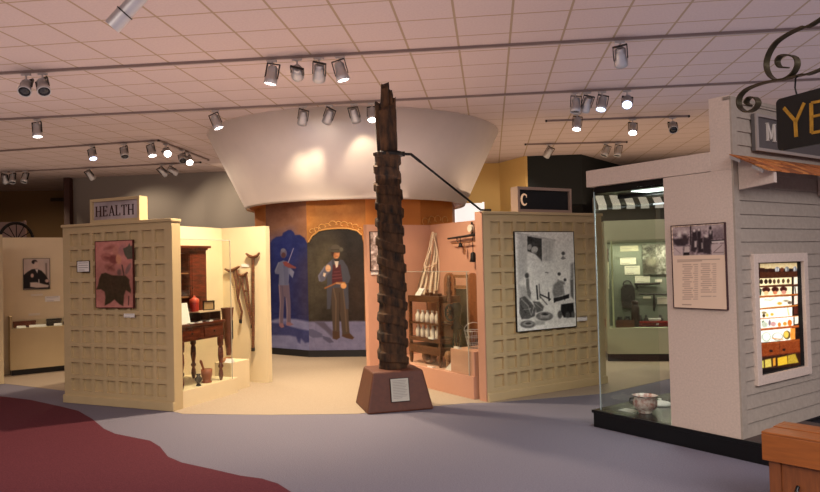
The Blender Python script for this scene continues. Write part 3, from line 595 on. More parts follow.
MB().box(-.12,-.10,-.38,.38,0,.9).box(-.12,.12,-.40,-.38,0,.9).box(-.12,.12,.36,.385,0,.9).box(-.12,.12,.075,.09,0,.9).box(-.12,.13,-.4,.385,.86,.9).build('carcass',MAHO,hu)
MB().slab([(-.13,-.41),(.15,-.41),(.15,.40),(-.13,.40)],.9,.925).slab([(-.13,-.42),(.18,-.42),(.18,.43),(-.13,.43)],.925,.955).build('cornice',MAHO,hu)
for z in (.3,.6): MB().box(-.10,.11,-.38,.075,z,z+.015).build('shelf',WOODL,hu)
dr=MB().box(.12,.135,.08,.385,.01,.86).box(.135,.142,.11,.13,.05,.82).build('door',MAHO,hu,bevel=.003); MB().ball((.145,.11,.42),.01).build('knob',METD,dr)
z0=PL+.77
solo('glass_bottle',MB().lathe([(.03,0),(.035,.02),(.035,.09),(.015,.12),(.015,.15)],n=16),mat('brown_glass','3a1c10',.15),'small brown bottle on the bookcase shelf','bottle',L.w(-.40,.50,z0+.615),0)
solo('glass_bottle',MB().lathe([(.028,0),(.03,.02),(.03,.07),(.012,.1),(.012,.13)],n=16),MATS['brown_glass'],'small brown bottle on the lower bookcase shelf','bottle',L.w(-.40,.44,z0+.315),0)
pb=thing('pigeonhole_box','low black writing box with pale top on the right half of the desk','box',L.w(-.2,.76,z0),L.rz)
MB().box(-.09,.09,-.19,.2,0,.012).box(-.09,-.08,-.19,.2,.012,.115).box(-.09,.09,-.19,-.18,.012,.115).box(-.09,.09,.19,.2,.012,.115).box(-.08,.08,0,.01,.012,.115).build('case_body',BLK,pb)
MB().box(-.095,.095,-.195,.205,.115,.13).build('lid',mat('pale_lid','c8b090',.5),pb)
cn=thing('canister','red lidded canister on the writing box in the left booth','jar',L.w(-.24,.62,z0+.13),0)
RED=mat('red_enamel','a82a20',.35)
MB().lathe([(.052,0),(.055,.01),(.055,.11),(.05,.13)],n=24).build('body',RED,cn); MB().lathe([(.058,.11),(.06,.12),(.058,.15),(.03,.17),(.012,.175),(.014,.195),(.0,.2)],n=24).build('lid',mat('pink_red_lid','c8503a',.35),cn)
ps=thing('page_stand','tilted white page on a stand at near end of the desk','page',L.w(-.14,.31,z0),L.rz+math.radians(65))
MB().sideprism([(-.03,0),(.07,.25),(.076,.248),(-.024,0)],-.08,.08).build('page',mat('bright_page','f2ece2',.7),ps); MB().sideprism([(.10,0),(.07,.24),(.074,.24),(.106,0)],-.02,.02).build('strut',BLKM,ps)
fm=thing('photo_frame','small open dark frame standing on the writing box','frame',L.w(-.2,.84,z0+.13),L.rz+math.radians(70))
MB().box(-.08,-.068,-.006,.006,0,.12).box(.068,.08,-.006,.006,0,.12).box(-.068,.068,-.006,.006,0,.012).box(-.068,.068,-.006,.006,.108,.12).build('frame',BLK,fm); MB().box(-.068,.068,.004,.006,.012,.108).build('mount',mat('tan_mount','a88a60',.6),fm)
for i,(y,lab) in enumerate([(.36,'small white card at front edge of the desk below the page'),(.50,'small white card at front edge of the desk, middle one'),(.70,'small white card at front edge of the desk before the writing box')]):
    solo('caption_card',MB().sideprism([(-.03,0),(.03,0),(.03,.006),(-.03,.02)],-.035,.035),WHT,lab,'card',L.w(-.075,y,z0),L.rz+PI/2)
mo=thing('mortar','turned brown wooden mortar with pestle on the platform under the desk','mortar',L.w(-.15,.72,PL),0)
MB().lathe([(.06,0),(.065,.015),(.05,.03),(.055,.045),(.068,.1),(.07,.17),(.062,.17),(.055,.06),(.0,.05)],n=24).build('bowl',mat('red_brown_wood','8a4424',.45,noise=.2,nscale=12),mo)
MB().tube([(.0,0,.07),(-.035,-.03,.19),(-.055,-.05,.27),(-.06,-.055,.29)],[.016,.012,.018,.01],10).build('pestle',MATS['red_brown_wood'],mo)
solo('small_urn',MB().lathe([(.03,0),(.032,.01),(.014,.03),(.04,.06),(.045,.09),(.022,.12),(.03,.145),(.0,.15)],n=20),METD,'small dark metal urn on the platform left of the mortar','urn',L.w(-.09,.50,PL),0)
al=thing('artificial_leg','brown leather artificial leg standing on the pale plinth block','artificial leg',L.w(-.27,1.30,.38),L.rz)
LEA=mat('brown_leather','5a2e18',.45,noise=.3,nscale=14)
MB().tube([(0,0,.08),(0,.01,.2),(0,.0,.32),(0,0,.40)],[.03,.045,.058,.05],16).build('calf',LEA,al); MB().tube([(0,0,.40),(0,-.01,.55),(0,-.01,.72)],[.055,.068,.085],16).build('thigh_cuff',LEA,al)
MB().tube([(0,.03,.03),(0,-.04,.035),(0,-.12,.025),(0,-.16,.02)],[.03,.034,.028,.015],12,flat=.9).build('foot',WOODL,al); MB().box(-.068,-.06,-.02,.02,.3,.55).box(.06,.068,-.02,.02,.3,.55).build('hinge_bar',METD,al)
solo('caption_card',MB().sideprism([(-.04,0),(.03,0),(.0,.05),(-.004,.05)],-.06,.06),WHT,'white folded card on the plinth block beside the artificial leg','card',L.w(-.19,1.22,.38),L.rz)
# crutches hanging on the wall
CW=1.845
def crutch(label,head,shafts,r,grip=None):
    c0=L.ony(*head[0],CW); o=L.w(c0[0],CW,c0[1]); root=thing('crutch',label,'crutch',o,L.rz,None)
    q=lambda p:(L.ony(p[0],p[1],CW)[0]-c0[0],0,L.ony(p[0],p[1],CW)[1]-c0[1])
    hp=[q(p) for p in head]; k=len(hp); MB().tube(hp,[.014+.012*math.sin(PI*i/(k-1)) for i in range(k)],10).build('arm_rest',WOOD,root)
    for s in shafts: MB().tube([q(p) for p in s],r,10).build('shaft',WOOD,root)
    if grip: MB().cyl(q(grip[0]),q(grip[1]),.012,8).build('hand_grip',WOOD,root)
    e=q(shafts[0][-1]); MB().cyl((e[0],0,e[2]-.03),(e[0],0,e[2]+.02),r+.005,10).build('tip',METD,root)
    MB().cyl((hp[k//2][0],0,hp[k//2][2]-.02),(hp[k//2][0],.034,hp[k//2][2]-.02),.006,6).build('wall_peg',METD,root)
crutch('tallest brown wooden crutch with curved arm rest on the cream wall',[(246,253.5),(249,256),(253,257.5),(257,256),(259.5,253)],[[(253,257),(253,280),(253.3,320),(253,349)]],.022)
crutch('left crooked wooden crutch hanging on the cream wall behind the glass',[(225,269),(229,271),(233,270),(237,268),(239.5,266.5)],[[(233,270),(236,282),(238,298),(242,312),(240.5,321)],[(236,268),(240,284),(238,298)]],.016)
crutch('middle bowed wooden crutch with hand grip, lowest head of the three',[(237.5,274),(241,276),(244.5,275),(247.5,272.5)],[[(242,275),(243,288),(247,305),(250.5,318),(252,326)],[(246,273),(248,288),(249,300),(251,316)]],.015,[(243.5,291),(248,291)])
card(L,241.5,264,249,266.8,'tiny white card on the cream wall left of the tallest crutch',CW+.03,lines=0)
# ================= CONTENTS OF THE MIDDLE BOOTH =================
zP=.27
bs=thing('bottle_stand','brown wooden two-tier stand holding rows of white bottles','stand',M.w(.20,1.39,zP),M.rz)
zt=M.onx(424,296,.05)[1]-zP
zz=lambda py:M.onx(424,py,.06)[1]-zP
for sx in (-.15,.15):
    for sy in (-.36,.36): MB().lathe([(.018,0),(.026,.05),(.03,.12),(.026,.16),(.028,zt-.02)],n=4,smooth=False,a0=PI/4).build('leg',WOOD,bs,(sx,sy,0))
for nm,za,zb in (('tray_top',zz(302),zt),('shelf',zz(341),zz(337.5)),('shelf',zz(324),zz(322.5)),('lower_shelf',zz(353),zz(345))): MB().box(-.17,.17,-.385,.385,za,zb).build(nm,WOOD,bs)
MB().box(.13,.15,-.36,.36,zz(345),zz(302)).build('back_board',mat('light_back','c8906a',.6),bs)
WB=mat('milk_glass','e4d4c4',.3)
for row,(pz,ph) in enumerate(((322.3,310.5),(337.3,325))):
    h=zz(ph)-zz(pz)
    for i in range(5):
        r=solo('milk_glass_bottle',MB().lathe([(.034,0),(.038,.01),(.04,h*.55),(.018,h*.8),(.018,h*.93),(.024,h*.95),(.022,h)],n=14),WB,'white bottle on the %s shelf of the brown stand in the middle booth'%('upper','lower')[row],'bottle',M.w(.10,1.15+i*.12,zP+zz(pz)),0,'white bottles on the %s shelf of the brown stand'%('upper','lower')[row])
solo('caption_card',MB().sideprism([(-.03,0),(.03,0),(.03,.006),(-.03,.03)],-.06,.06),WHT,'white card on the front of the lower bottle shelf','card',M.w(.045,1.2,zP+zz(337.5)),M.rz-PI/2)
solo('grindstone',MB().tube([(.075*math.cos(a),0,.075*math.sin(a)) for a in [2*PI*k/24 for k in range(24)]],.045,10,closed=True),mat('stone_grey','8a6a54',.8,noise=.2,nscale=15),'round pale grindstone with a hole, leaning under the bottle stand','grindstone',M.w(.13,1.42,zP+.12),M.rz-PI/2+.3)
tb=thing('open_book','small open white booklet propped on top of the brown bottle stand','book',M.w(.10,1.56,zP+zt),M.rz-PI/2)
MB().sideprism([(-.05,0),(.03,.10),(.036,.10),(-.04,0)],-.07,.0).sideprism([(-.05,0),(.03,.10),(.036,.10),(-.04,0)],.003,.07).build('pages',WHT,tb); MB().box(-.075,.075,-.05,.05,0,.004).build('cover',WOOD,tb)
for i,(y,w,h,nm,lab) in enumerate([(1.42,.06,.07,'tool_block','small dark wooden block tool on top of the bottle stand'),(1.22,.07,.06,'hand_plane','dark hand plane on the right of the bottle stand top')]):
    r=thing(nm,lab,'tool',M.w(.15,y,zP+zt),M.rz-PI/2); MB().box(-w,w,-.03,.03,0,h*.6).build('body',WOOD,r,bevel=.006); MB().lathe([(.014,h*.6),(.01,h*.8),(.018,h*1.1),(.0,h*1.2)],cx=-w*.5,n=10).build('handle',WOOD,r)
# turned iron and wood apparatus right of the stand
ap=thing('machine','dark cast iron and wood hand machine on legs beside bottle stand','machine',M.w(.2,.86,zP),M.rz)
for sx,sy in ((-.08,-.07),(-.08,.07),(.10,0)): MB().tube([(sx,sy,0),(sx*.5,sy*.5,.3),(sx*.3,sy*.3,.5)],[.018,.014,.016],8).build('leg',IRON,ap)
MB().lathe([(.07,.5),(.08,.53),(.05,.56),(.04,.62),(.06,.7),(.07,.8),(.04,.84)],n=20).build('iron_body',IRON,ap)
MB().lathe([(.03,.84),(.04,.88),(.02,.92),(.045,.97),(.02,1.02),(.035,1.08),(.02,1.13),(.03,1.17),(.0,1.2)],cx=-.05,cy=.08,n=14).build('turned_finial',WOOD,ap)
MB().tube([(-.1,.10*math.cos(a),.72+.10*math.sin(a)) for a in [2*PI*k/24 for k in range(24)]],.014,8,closed=True).build('hand_wheel',IRON,ap)
MB().cyl((-.11,0,.72),(0,0,.72),.02).build('axle',IRON,ap)
for k in range(4): a=PI*k/4; MB().cyl((-.1,.09*math.cos(a),.72+.09*math.sin(a)),(-.1,-.09*math.cos(a),.72-.09*math.sin(a)),.007,6).build('spoke',IRON,ap)
solo('wooden_scoop',MB().ball((0,0,.16),.05,.05,.07).cyl((0,0,0),(0,0,.12),.03),WOODL,'rounded brown wooden scoop standing low beside the hand machine','scoop',M.w(.08,.90,zP),0)
# arched frame
afx=.46; ya,yb=M.onx(444,300,afx)[0],M.onx(454.5,300,afx)[0]; yc,yd=M.onx(467.5,300,afx)[0],M.onx(477.5,300,afx)[0]
ztop=M.onx(449,272.8,afx)[1]
af=thing('arched_frame','brown wooden frame with two round-topped side boards and a dark panel','frame',M.w(afx,(yb+yc)/2,zP),M.rz)
oy=(yb+yc)/2
def archboard(y0_,y1_,zb,ztp):
    c=(y0_+y1_)/2; r=abs(y1_-y0_)/2; P=[(c+r*math.cos(a),ztp-r+r*math.sin(a)) for a in [PI*k/10 for k in range(11)]]
    return [(min(y0_,y1_),zb)][:0]+[(c-r,zb),(c+r,zb)]+P
for (p,q_) in ((ya,yb),(yc,yd)): MB().sideprism([(a-oy,b_-zP) for a,b_ in archboard(p,q_,.58 if p==yc else .62,ztop)],0,.03).build('side_board',mat('frame_wood','8a5430',.5,noise=.25,nscale=9,stretch=(2,2,12)),af,bevel=.003)
for zr in (276,286.5):
    z_=M.onx(461,zr,afx)[1]-zP; MB().box(.005,.03,yc-oy,yb-oy,z_-.025,z_+.015).build('cross_rail',WOODL,af)
MB().box(.035,.05,yd-oy,ya-oy,.0,M.onx(461,289,afx)[1]-zP).build('back_panel',mat('olive_panel','3a2c18',.7),af)
for p in (ya-.03,yd+.03): MB().box(-.02,.04,p-oy-.02,p-oy+.02,0,.36).build('foot_post',WOOD,af)
wbk=thing('wire_basket','round open wire egg basket standing on the pink plinth block','basket',M.w(.20,.50,.56),0)
mb=MB()
for r,z in ((.12,.22),(.105,.14),(.085,.06),(.07,.004)): mb.tube([(r*math.cos(a),r*math.sin(a),z) for a in [2*PI*k/28 for k in range(28)]],.004,6,closed=True)
for k in range(14): a=2*PI*k/14; mb.tube([(.12*math.cos(a),.12*math.sin(a),.22),(.095*math.cos(a),.095*math.sin(a),.1),(.07*math.cos(a),.07*math.sin(a),.004)],.0025,5)
mb.build('wire_body',MET,wbk); MB().tube([(.12*math.cos(a),0,.22+.10*math.sin(a)) for a in [PI*k/12 for k in range(13)]],.004,6).build('handle',MET,wbk)
solo('caption_card',MB().sideprism([(-.03,0),(.03,0),(.03,.006),(-.03,.03)],-.05,.05),WHT,'small white card on the top of the pink plinth block','card',M.w(.04,.62,.56),M.rz-PI/2)
solo('caption_card',MB().add([(0,-.09,0),(0,.09,0),(0,-.09,.13),(.01,-.09,0),(.01,.09,0),(.01,-.09,.13)],[(0,2,1),(3,4,5),(0,1,4,3),(1,2,5,4),(2,0,3,5)]),WHT,'white triangular card leaning left of the pink plinth block','card',M.w(.015,.80,zP),M.rz)
solo('caption_card',MB().sideprism([(-.03,0),(.03,0),(.03,.006),(-.03,.02)],-.06,.06),WHT,'small white card on the platform before the bottle stand','card',M.w(-.01,1.15,zP),M.rz-PI/2)
# white cloth hanging from a hook
yc_=2.28
def cloth(le,re,nf,amp,seed):
    k=30;n=40;vs=[]
    def ip(P,t):
        t*=len(P)-1; i=min(int(t),len(P)-2); f=t-i; return (P[i][0]*(1-f)+P[i+1][0]*f,P[i][1]*(1-f)+P[i+1][1]*f)
    for i in range(k+1):
        t=i/k; a=ip(le,t); b_=ip(re,t)
        for j in range(n+1):
            s=j/n; px=a[0]*(1-s)+b_[0]*s; py=a[1]*(1-s)+b_[1]*s; x,z=M.ony(px,py,yc_); vs.append((x,yc_-amp*(.3+t)*math.sin(s*nf*2*PI+seed+t*2)-.02,z))
    return MB().add(vs,[(i*(n+1)+j,i*(n+1)+j+1,(i+1)*(n+1)+j+1,(i+1)*(n+1)+j) for i in range(k) for j in range(n)],True)
cl=thing('hanging_cloth','white cloth and cords hanging from a hook down to the bottle stand','cloth',M.w(0,0),M.rz)
CLO=mat('ivory_cloth','e2cdb0',.9,noise=.08,nscale=20)
cloth([(431,233),(427,250),(421,270),(412.5,298)],[(433.5,233),(430.5,252),(427,272),(423,298)],2,.02,0).build('left_fold',CLO,cl)
cloth([(433.5,233),(432,252),(429,272),(425,298)],[(436,233),(438,252),(440,272),(441,298)],3,.025,2).build('right_fold',CLO,cl)
for P in ([(433,232),(430,250),(424,264),(426,272)],[(432,232),(437,250),(439,270),(437,290)],[(424,268),(432,266),(436,262)]):
    MB().tube([(M.ony(*p,yc_-.05)[0],yc_-.06,M.ony(*p,yc_-.05)[1]) for p in P],.010,8).build('cord',CLO,cl)
hx_,hz=M.ony(436,229.5,2.40); MB().box(hx_-.045,hx_+.045,2.41,2.435,hz-.07,hz+.07).build('hook_plate',mat('brass_plate','8a6a30',.5),cl)
MB().tube([(hx_,2.41,hz),(hx_-.02,yc_,hz-.03),(hx_-.03,yc_-.06,hz-.02)],.008,8).build('hook',METD,cl)
card(M,440,248,446,250.8,'small white card on the pink wall right of the hanging cloth',2.43,lines=0)
# irons on the side wall
SWX=.80
q3=lambda px,py,x=SWX:(lambda r:(x,r[0],r[1]))(M.onx(px,py,x))
def wallthing(nm,lab,cat,anchor):
    a=q3(*anchor); r=thing(nm,lab,cat,M.w(a[0],a[1],a[2]),M.rz); return r,(lambda px,py,x=SWX:tuple(u-v for u,v in zip(q3(px,py,x),a)))
r,q=wallthing('iron_bar','long dark iron bar hung on the pink wall, upper of two','iron bar',(448,238.7))
MB().tube([q(448,238.7),q(460,237),(q(476,234.5))],[.014,.016,.02],8).build('bar',METD,r); MB().tube([q(457,238),q(457,241),q(458,242)],.008,6).build('hook',METD,r)
MB().cyl(q(462,236.8),tuple(a+b_ for a,b_ in zip(q(462,236.8),(.06,0,0))),.008,6).build('wall_peg',METD,r)
r,q=wallthing('wooden_rod','thin brown wooden rod hung on the pink wall below the iron bar','rod',(452,243.5))
MB().tube([q(452,243.5),q(464,242.6),q(476,241.2)],.009,8).build('rod',WOODL,r); MB().cyl(q(466,242.5),tuple(a+b_ for a,b_ in zip(q(466,242.5),(.06,0,0))),.006,6).build('wall_peg',METD,r)
def bell(lab,top,bot,hw,chain):
    r,q=wallthing('bell',lab,'bell',top); a=q(*top); b_=q(*bot); h=a[2]-b_[2]
    MB().lathe([(hw*1.0,-h),(hw*1.05,-h*.95),(hw*.8,-h*.6),(hw*.7,-h*.15),(hw*.3,0)],n=16).build('bell_cup',IRON,r)
    MB().tube([(0,0,0),tuple(q(*chain))],.006,6).build('hanging_wire',IRON,r)
bell('small dark iron bell hanging from the wooden rod',(460.5,242.5),(460.5,247),.035,(460.3,238))
bell('large dark iron bell hanging on a long wire by booth edge',(473,252),(473,262),.05,(472,226.5))
r,q=wallthing('wooden_paddle','small brown wooden paddle hanging right of the small bell','paddle',(464.5,243)); MB().tube([q(464.5,243),q(464.5,247),q(464.6,250),q(464.6,254.5)],[.006,.008,.022,.016],10,flat=.5).build('blade',WOODL,r)
r,q=wallthing('pulley','small pale pulley block hung at the top of the pink wall','pulley',(470.5,228.5)); MB().lathe([(.05,-.02),(.055,-.015),(.035,0),(.055,.015),(.05,.02)],n=20).build('wheel',CREAM,r,rot=(0,PI/2,0)); MB().box(.02,.03,-.015,.015,-.09,.09).build('strap',METD,r)
# picture mostly hidden behind the trunk
x0,z1=M.ony(370.2,232,2.42); x1,z0=M.ony(387,270,2.42)
print_(M,(x0,x1,z0,z1),40,60,'b8a49c',[('noise',60,3,2),('noise',40,1.4,5)],'narrow framed old photograph on the pink wall, half behind the trunk',2.42,mat('dark_frame','201412',.5),.008)
card(M,371,271.5,378,274.5,'white caption strip under the half-hidden framed photograph',2.43,lines=0)
# ================= RIGHT-HAND BUILDING =================
bd=thing('building_facade','pinkish stucco and white clapboard museum shopfront building','building',B.w(0,0),B.rz)
zt_=2.335
MB().slab([(.86,0),(1.49,0),(1.49,.10),(.86,.10)],.165,zt_).build('front_panel',STUC,bd)
MB().box(1.31,1.49,.0,.12,zt_,2.94).build('corner_post',STUC,bd,bevel=.003)
MB().box(0,1.31,-.004,1.1,zt_+.004,2.50).build('fascia',STUC,bd,bevel=.003)
MB().box(1.49,1.505,.0,.08,.165,2.93).build('corner_board',SIDE,bd)
# clapboard side : saw-tooth boards, in the side frame S
prof=[];
sroot=bpy.data.objects.new('clapboard_wall',None); COL.objects.link(sroot); sroot.parent=bd; sroot.location=(1.49,0,0); sroot.rotation_euler=(0,0,PI/2)
mb=MB(); z=.165; bh=.113; wx0,wx1,wz0,wz1=.27,1.08,.62,1.58
while z<2.88:
    z2=min(z+bh,2.9)
    segs=[(.075,3.2)] if (z2<wz0 or z>wz1) else [(.075,wx0),(wx1,3.2)]
    for a,b_ in segs: mb.add([(a,-.016,z),(b_,-.016,z),(b_,-.003,z2),(a,-.003,z2),(a,.05,z),(b_,.05,z),(b_,.05,z2),(a,.05,z2)],[(0,1,2,3),(4,7,6,5),(0,4,5,1),(3,2,6,7),(0,3,7,4),(1,5,6,2)])
    z+=bh
mb.build('clapboards',SIDE,sroot)
mb=MB().box(.22,.29,-.04,.02,.565,1.645).box(1.06,1.13,-.04,.02,.565,1.645).box(.29,1.06,-.04,.02,.565,.64).box(.29,1.06,-.04,.02,1.57,1.645); mb.build('window_frame',STUC,sroot,bevel=.004)
MB().box(0,3.2,-.01,.06,2.9,2.93).build('top_board',SIDE,sroot)
# backlit picture of a dresser full of crockery, set in the window
WN=[('noise',10,3,1),('T',(8.2,755,260)),
('poly','c8b080',[(40,30),(352,22),(352,70),(40,72)],.4),('poly','2a1008',[(38,65),(80,66),(80,100),(38,100)],.4),('ell','2a1008',128,85,26,16,.4),('ell','6a6a70',182,76,20,20,.4),('ell','d8d4c8',172,78,4,18,.3),('ell','d8d4c8',190,78,4,16,.3),('ell','6a6a68',262,76,18,22,.4),('ell','c8c8c0',254,78,4,16,.3),('ell','787878',328,76,16,24,.4),('ell','c8c8c0',322,74,3,16,.3),('ell','5a2a18',222,80,16,18,.4),
('poly','3e1c0c',[(38,100),(352,92),(352,138),(38,152)],.4),('poly','f2e2ae',[(38,152),(300,142),(300,196),(38,212)],.3),('poly','eee4c8',[(318,140),(350,138),(350,196),(318,200)],.4)]+[('ell','2e1c10',x,178-i*1.5,15,20,.3) for i,x in enumerate((52,90,124))]+[('ell','4a3420',x,176-i*1.5,12,19,.3) for i,x in enumerate((158,192,232,272))]+[('poly','5a2c10',[(38,212),(352,198),(352,208),(38,224)],.3),
('poly','f6e6b6',[(38,226),(302,216),(302,280),(38,296)],.3),('ell','3a140c',92,244,34,22,.4),('ell','e8b880',92,270,20,16,.4),('ell','3a140c',165,242,30,22,.4),('ell','c87850',165,268,18,14,.4),('ell','3a140c',234,240,30,22,.4),('ell','c88870',236,264,20,16,.4),('poly','2a3428',[(38,230),(56,240),(50,290),(38,290)],.4),('poly','eee8d0',[(320,218),(350,216),(350,276),(320,280)],.4),('line','2a1a10',[(328,225),(334,270)],8,.4),
('poly','a8581c',[(38,296),(352,276),(352,288),(38,310)],.3),('poly','fff6da',[(38,310),(300,296),(302,372),(38,396)],.3),('line','b0a080',[(80,325),(130,330),(150,318)],8,.6,.8),('ell','8a7a5a',255,335,22,8,.5),('ell','6a5a48',285,350,18,14,.5),('ell','e8a040',202,356,20,12,.5),('poly','f0d8c0',[(320,296),(350,292),(350,360),(320,366)],.4),
('poly','b86a20',[(38,396),(352,366),(352,378),(38,408)],.3),('poly','fff8e4',[(38,408),(305,386),(305,462),(38,480)],.3),('ell','8a7a50',75,432,20,10,.5),('ell','3a2a10',72,456,12,14,.5),('ell','e8b850',100,452,12,14,.5),('ell','d8a840',140,446,14,12,.5),('line','e8c080',[(268,400),(278,450)],10,.5),('poly','4a1c10',[(318,380),(350,376),(350,440),(318,450)],.4),
('poly','b86420',[(38,480),(352,456),(352,466),(38,492)],.3),
('T',(8.2,755,315)),('poly','fff8e6',[(44,36),(315,14),(315,96),(44,112)],.3),('ell','7a8a70',66,56,12,12,.5),('ell','b8c0a8',80,80,26,24,.5),('ell','6a5a68',120,64,10,24,.5),('ell','c89890',150,74,22,20,.5),('ell','d87a30',200,78,14,18,.5),('ell','e09038',245,72,16,16,.5),('ell','d86a20',285,64,18,26,.5),('poly','f8ecd0',[(325,12),(355,10),(355,70),(325,76)],.4),
('poly','a8501c',[(44,112),(360,82),(360,100),(44,128)],.3),('poly','fffae8',[(46,130),(300,106),(300,206),(46,226)],.3),('ell','a8b8a0',92,180,38,40,.5),('ell','f4f4e8',94,178,28,30,.5),('ell','98a088',185,178,46,34,.5),('ell','f8f4ea',186,176,36,26,.5),('line','d87a30',[(140,190),(230,200)],6,.5),('ell','5a4a20',262,164,30,36,.5),('ell','e8c050',256,160,20,28,.5),('poly','e89038',[(290,110),(330,106),(330,200),(290,204)],.5),('ell','180c08',352,165,12,20,.5),
('poly','7a3410',[(44,232),(366,196),(372,310),(44,350)],.4),('line','4a1c08',[(200,220),(205,330)],4,.4),('line','9a4a1c',[(44,240),(366,205)],6,.5),('line','3a1408',[(44,345),(372,305)],7,.5),('ell','1a0a06',132,295,14,10,.4),('ell','1a0a06',238,285,12,10,.4),('noise',5,1,4),
('poly','2a1408',[(44,350),(376,312),(382,430),(44,470)],.4),('poly','b8ac48',[(52,376),(70,372),(74,432),(52,438)],.4),('poly','c0ac4c',[(80,368),(132,358),(136,424),(82,432)],.5),('poly','c88a28',[(146,356),(168,350),(170,414),(148,420)],.4),('poly','d0a828',[(184,352),(262,334),(268,402),(188,418)],.5),('poly','a88c28',[(268,332),(330,318),(358,390),(270,402)],.5),('noise',12,.9,6),
('poly','0e0806',[(36,440),(392,424),(392,470),(36,500)],.4)]
x0,z1=S.ony(759,263,.02); x1,z0=S.ony(802.5,371,.02); x0,x1,z0,z1=.29,1.06,.64,1.57
bw=thing('backlit_picture','glowing window picture of dresser shelves full of crockery','picture',S.w(.29,.02,.64),S.rz)
painted('picture',S,(x0,x1,z0,z1),110,200,'1c0c06',WN,.02,paint_mat('backlit_picture_paint',.85),bw,relto=(.29,.02,.64))
MB().box(0,.77,.01,.03,0,.93).build('light_box',BLKM,bw)
MB().box(.0,.006,-.03,-.0,0,.93).box(.764,.77,-.03,0,0,.93).box(.006,.764,-.03,0,0,.006).box(.006,.764,-.03,0,.924,.93).build('reveal',BLKM,bw)
# plinth platform
mb=MB().slab([(0,0),(3.4,0),(3.4,1.0),(1.5,1.0),(1.5,2.0),(0,2.0)],0,.135); struct_=mb.build('plinth',BLK,bd)
MB().slab([(-.015,-.012),(3.4,-.012),(3.4,.02),(-.015,.02)],.135,.165).build('plinth_lip',BLK,bd,bevel=.003)
MB().slab([(1.49,.02),(3.4,.02),(3.4,1.0),(1.49,1.0)],.135,.163).build('platform_carpet',mat('brown_carpet','4a3c36',.95,noise=.2,nscale=80),bd)
MB().slab([(-.015,.02),(1.49,.02),(1.49,1.9),(-.015,1.9)],.135,.163).build('case_floor',mat('case_floor_black','151312',.25),bd)
# shingle roof over the shop front
rf=thing('shingle_awning','narrow orange-brown wood shingle roof above the clapboard wall','awning',S.w(0,0),S.rz)
SH=[mat('shingle_'+h,h,.8,noise=.3,nscale=30) for h in ('a8622c','c07a3c','8a4e24','b46a34')]
mb_=0
for course in range(3):
    x=-.06
    while x<3.1:
        w=random.uniform(.085,.13); d0=.02+course*.09; d1=d0+.115+random.uniform(-.012,.012); f=lambda d:2.462-(d)*.56
        h=.012; k=random.randrange(4); zz0=f(d0)+.004*course; zz1=f(d1)+.012
        MB().add([(x,-d0,zz0),(x+w-.004,-d0,zz0),(x+w-.004,-d1,zz1),(x,-d1,zz1),(x,-d0,zz0-.008),(x+w-.004,-d0,zz0-.008),(x+w-.004,-d1,zz1-h),(x,-d1,zz1-h)],[(0,3,2,1),(4,5,6,7),(0,1,5,4),(1,2,6,5),(2,3,7,6),(3,0,4,7)]).build('shingle',SH[k],rf)
        x+=w
for bx in (.07,1.42,2.7):
    b_=MB().sideprism([(-.018,2.17),(-.018,2.43),(-.30,2.285),(-.30,2.20)],bx,bx+.045).build('bracket',STUC,rf); 
for d0 in (.03,.21): MB().sideprism([(-d0,2.455-d0*.56),(-d0-.08,2.455-(d0+.08)*.56),(-d0-.08,2.43-(d0+.08)*.56),(-d0,2.43-d0*.56)],-.075,-.06).build('metal_clip',mat('pale_metal','b8b4b0',.4,.6),rf)
# grey shop sign on the clapboards
ms=thing('shop_sign','grey framed sign with raised letter M on the clapboard wall','sign',S.w(.29,-.02,2.50),S.rz)
MB().box(0,1.9,-.03,.0,0,.31).build('board',mat('grey_sign','575250',.6),ms)
MB().box(0,1.9,-.045,-.03,0,.025).box(0,1.9,-.045,-.03,.285,.31).box(0,.03,-.045,-.03,.025,.285).box(1.87,1.9,-.045,-.03,.025,.285).build('frame',mat('sign_frame','9a9088',.6),ms)
mb=MB(); letter(mb,'M',.17,.095,.15,-.045,-.03); mb.build('lettering',mat('cream_letter','d0c8bc',.5),ms)
# hanging sign on a scroll bracket
hp=atd(777,99,4.2); G_=Fr((hp[0],hp[1]),(.353,-.936))
gz=lambda px,py,y=0:(lambda r:(r[0],y,r[1]))(G_.ony(px,py,y))
sb=thing('sign_bracket','dark iron scroll bracket curling above the hanging black sign','bracket',(G_.o[0],G_.o[1],0),G_.rz)
def smooth(P,n=5):
    out=[]
    for i in range(len(P)-1):
        p0=P[max(i-1,0)];p1=P[i];p2=P[i+1];p3=P[min(i+2,len(P)-1)]
        for k in range(n):
            t=k/n; out.append(tuple(.5*((2*b_)+(-a+c)*t+(2*a-5*b_+4*c-d)*t*t+(-a+3*b_-3*c+d)*t**3) for a,b_,c,d in zip(p0,p1,p2,p3)))
    return out+[P[-1]]
U1=[(820,20),(803,27),(787,35),(776,43),(769,54),(766.5,65),(769.5,75),(777,80),(786,78.5),(793.5,73),(797.5,65),(796,58),(789,55),(781,56),(777.5,61),(780,67),(787,67.5)]
U2=[(820,70),(803,74.5),(787,78.5),(770,81.5),(755.8,85.5),(745.5,90.5),(739.5,98),(740,107),(747,112),(755,109),(758.5,102.5),(755,97.5),(749,98),(746.5,102.5),(750,105.5)]
far1=gz(*U1[0]); far2=gz(*U2[0])
MB().ribbon(smooth([(.95,0,far1[2]+(.95-far1[0])*.28)]+[gz(*p) for p in U1]),.045,.008).build('upper_scroll',BRACK,sb)
MB().ribbon(smooth([(.95,0,far2[2]+(.95-far2[0])*.12)]+[gz(*p) for p in U2]),.045,.008).build('lower_scroll',BRACK,sb)
MB().box(.95,1.03,-.04,.04,0,3.1).build('post',BRACK,sb)
hs=thing('hanging_sign','black rounded sign board with yellow letters YE hanging from the bracket','sign',(G_.o[0],G_.o[1],0),G_.rz)
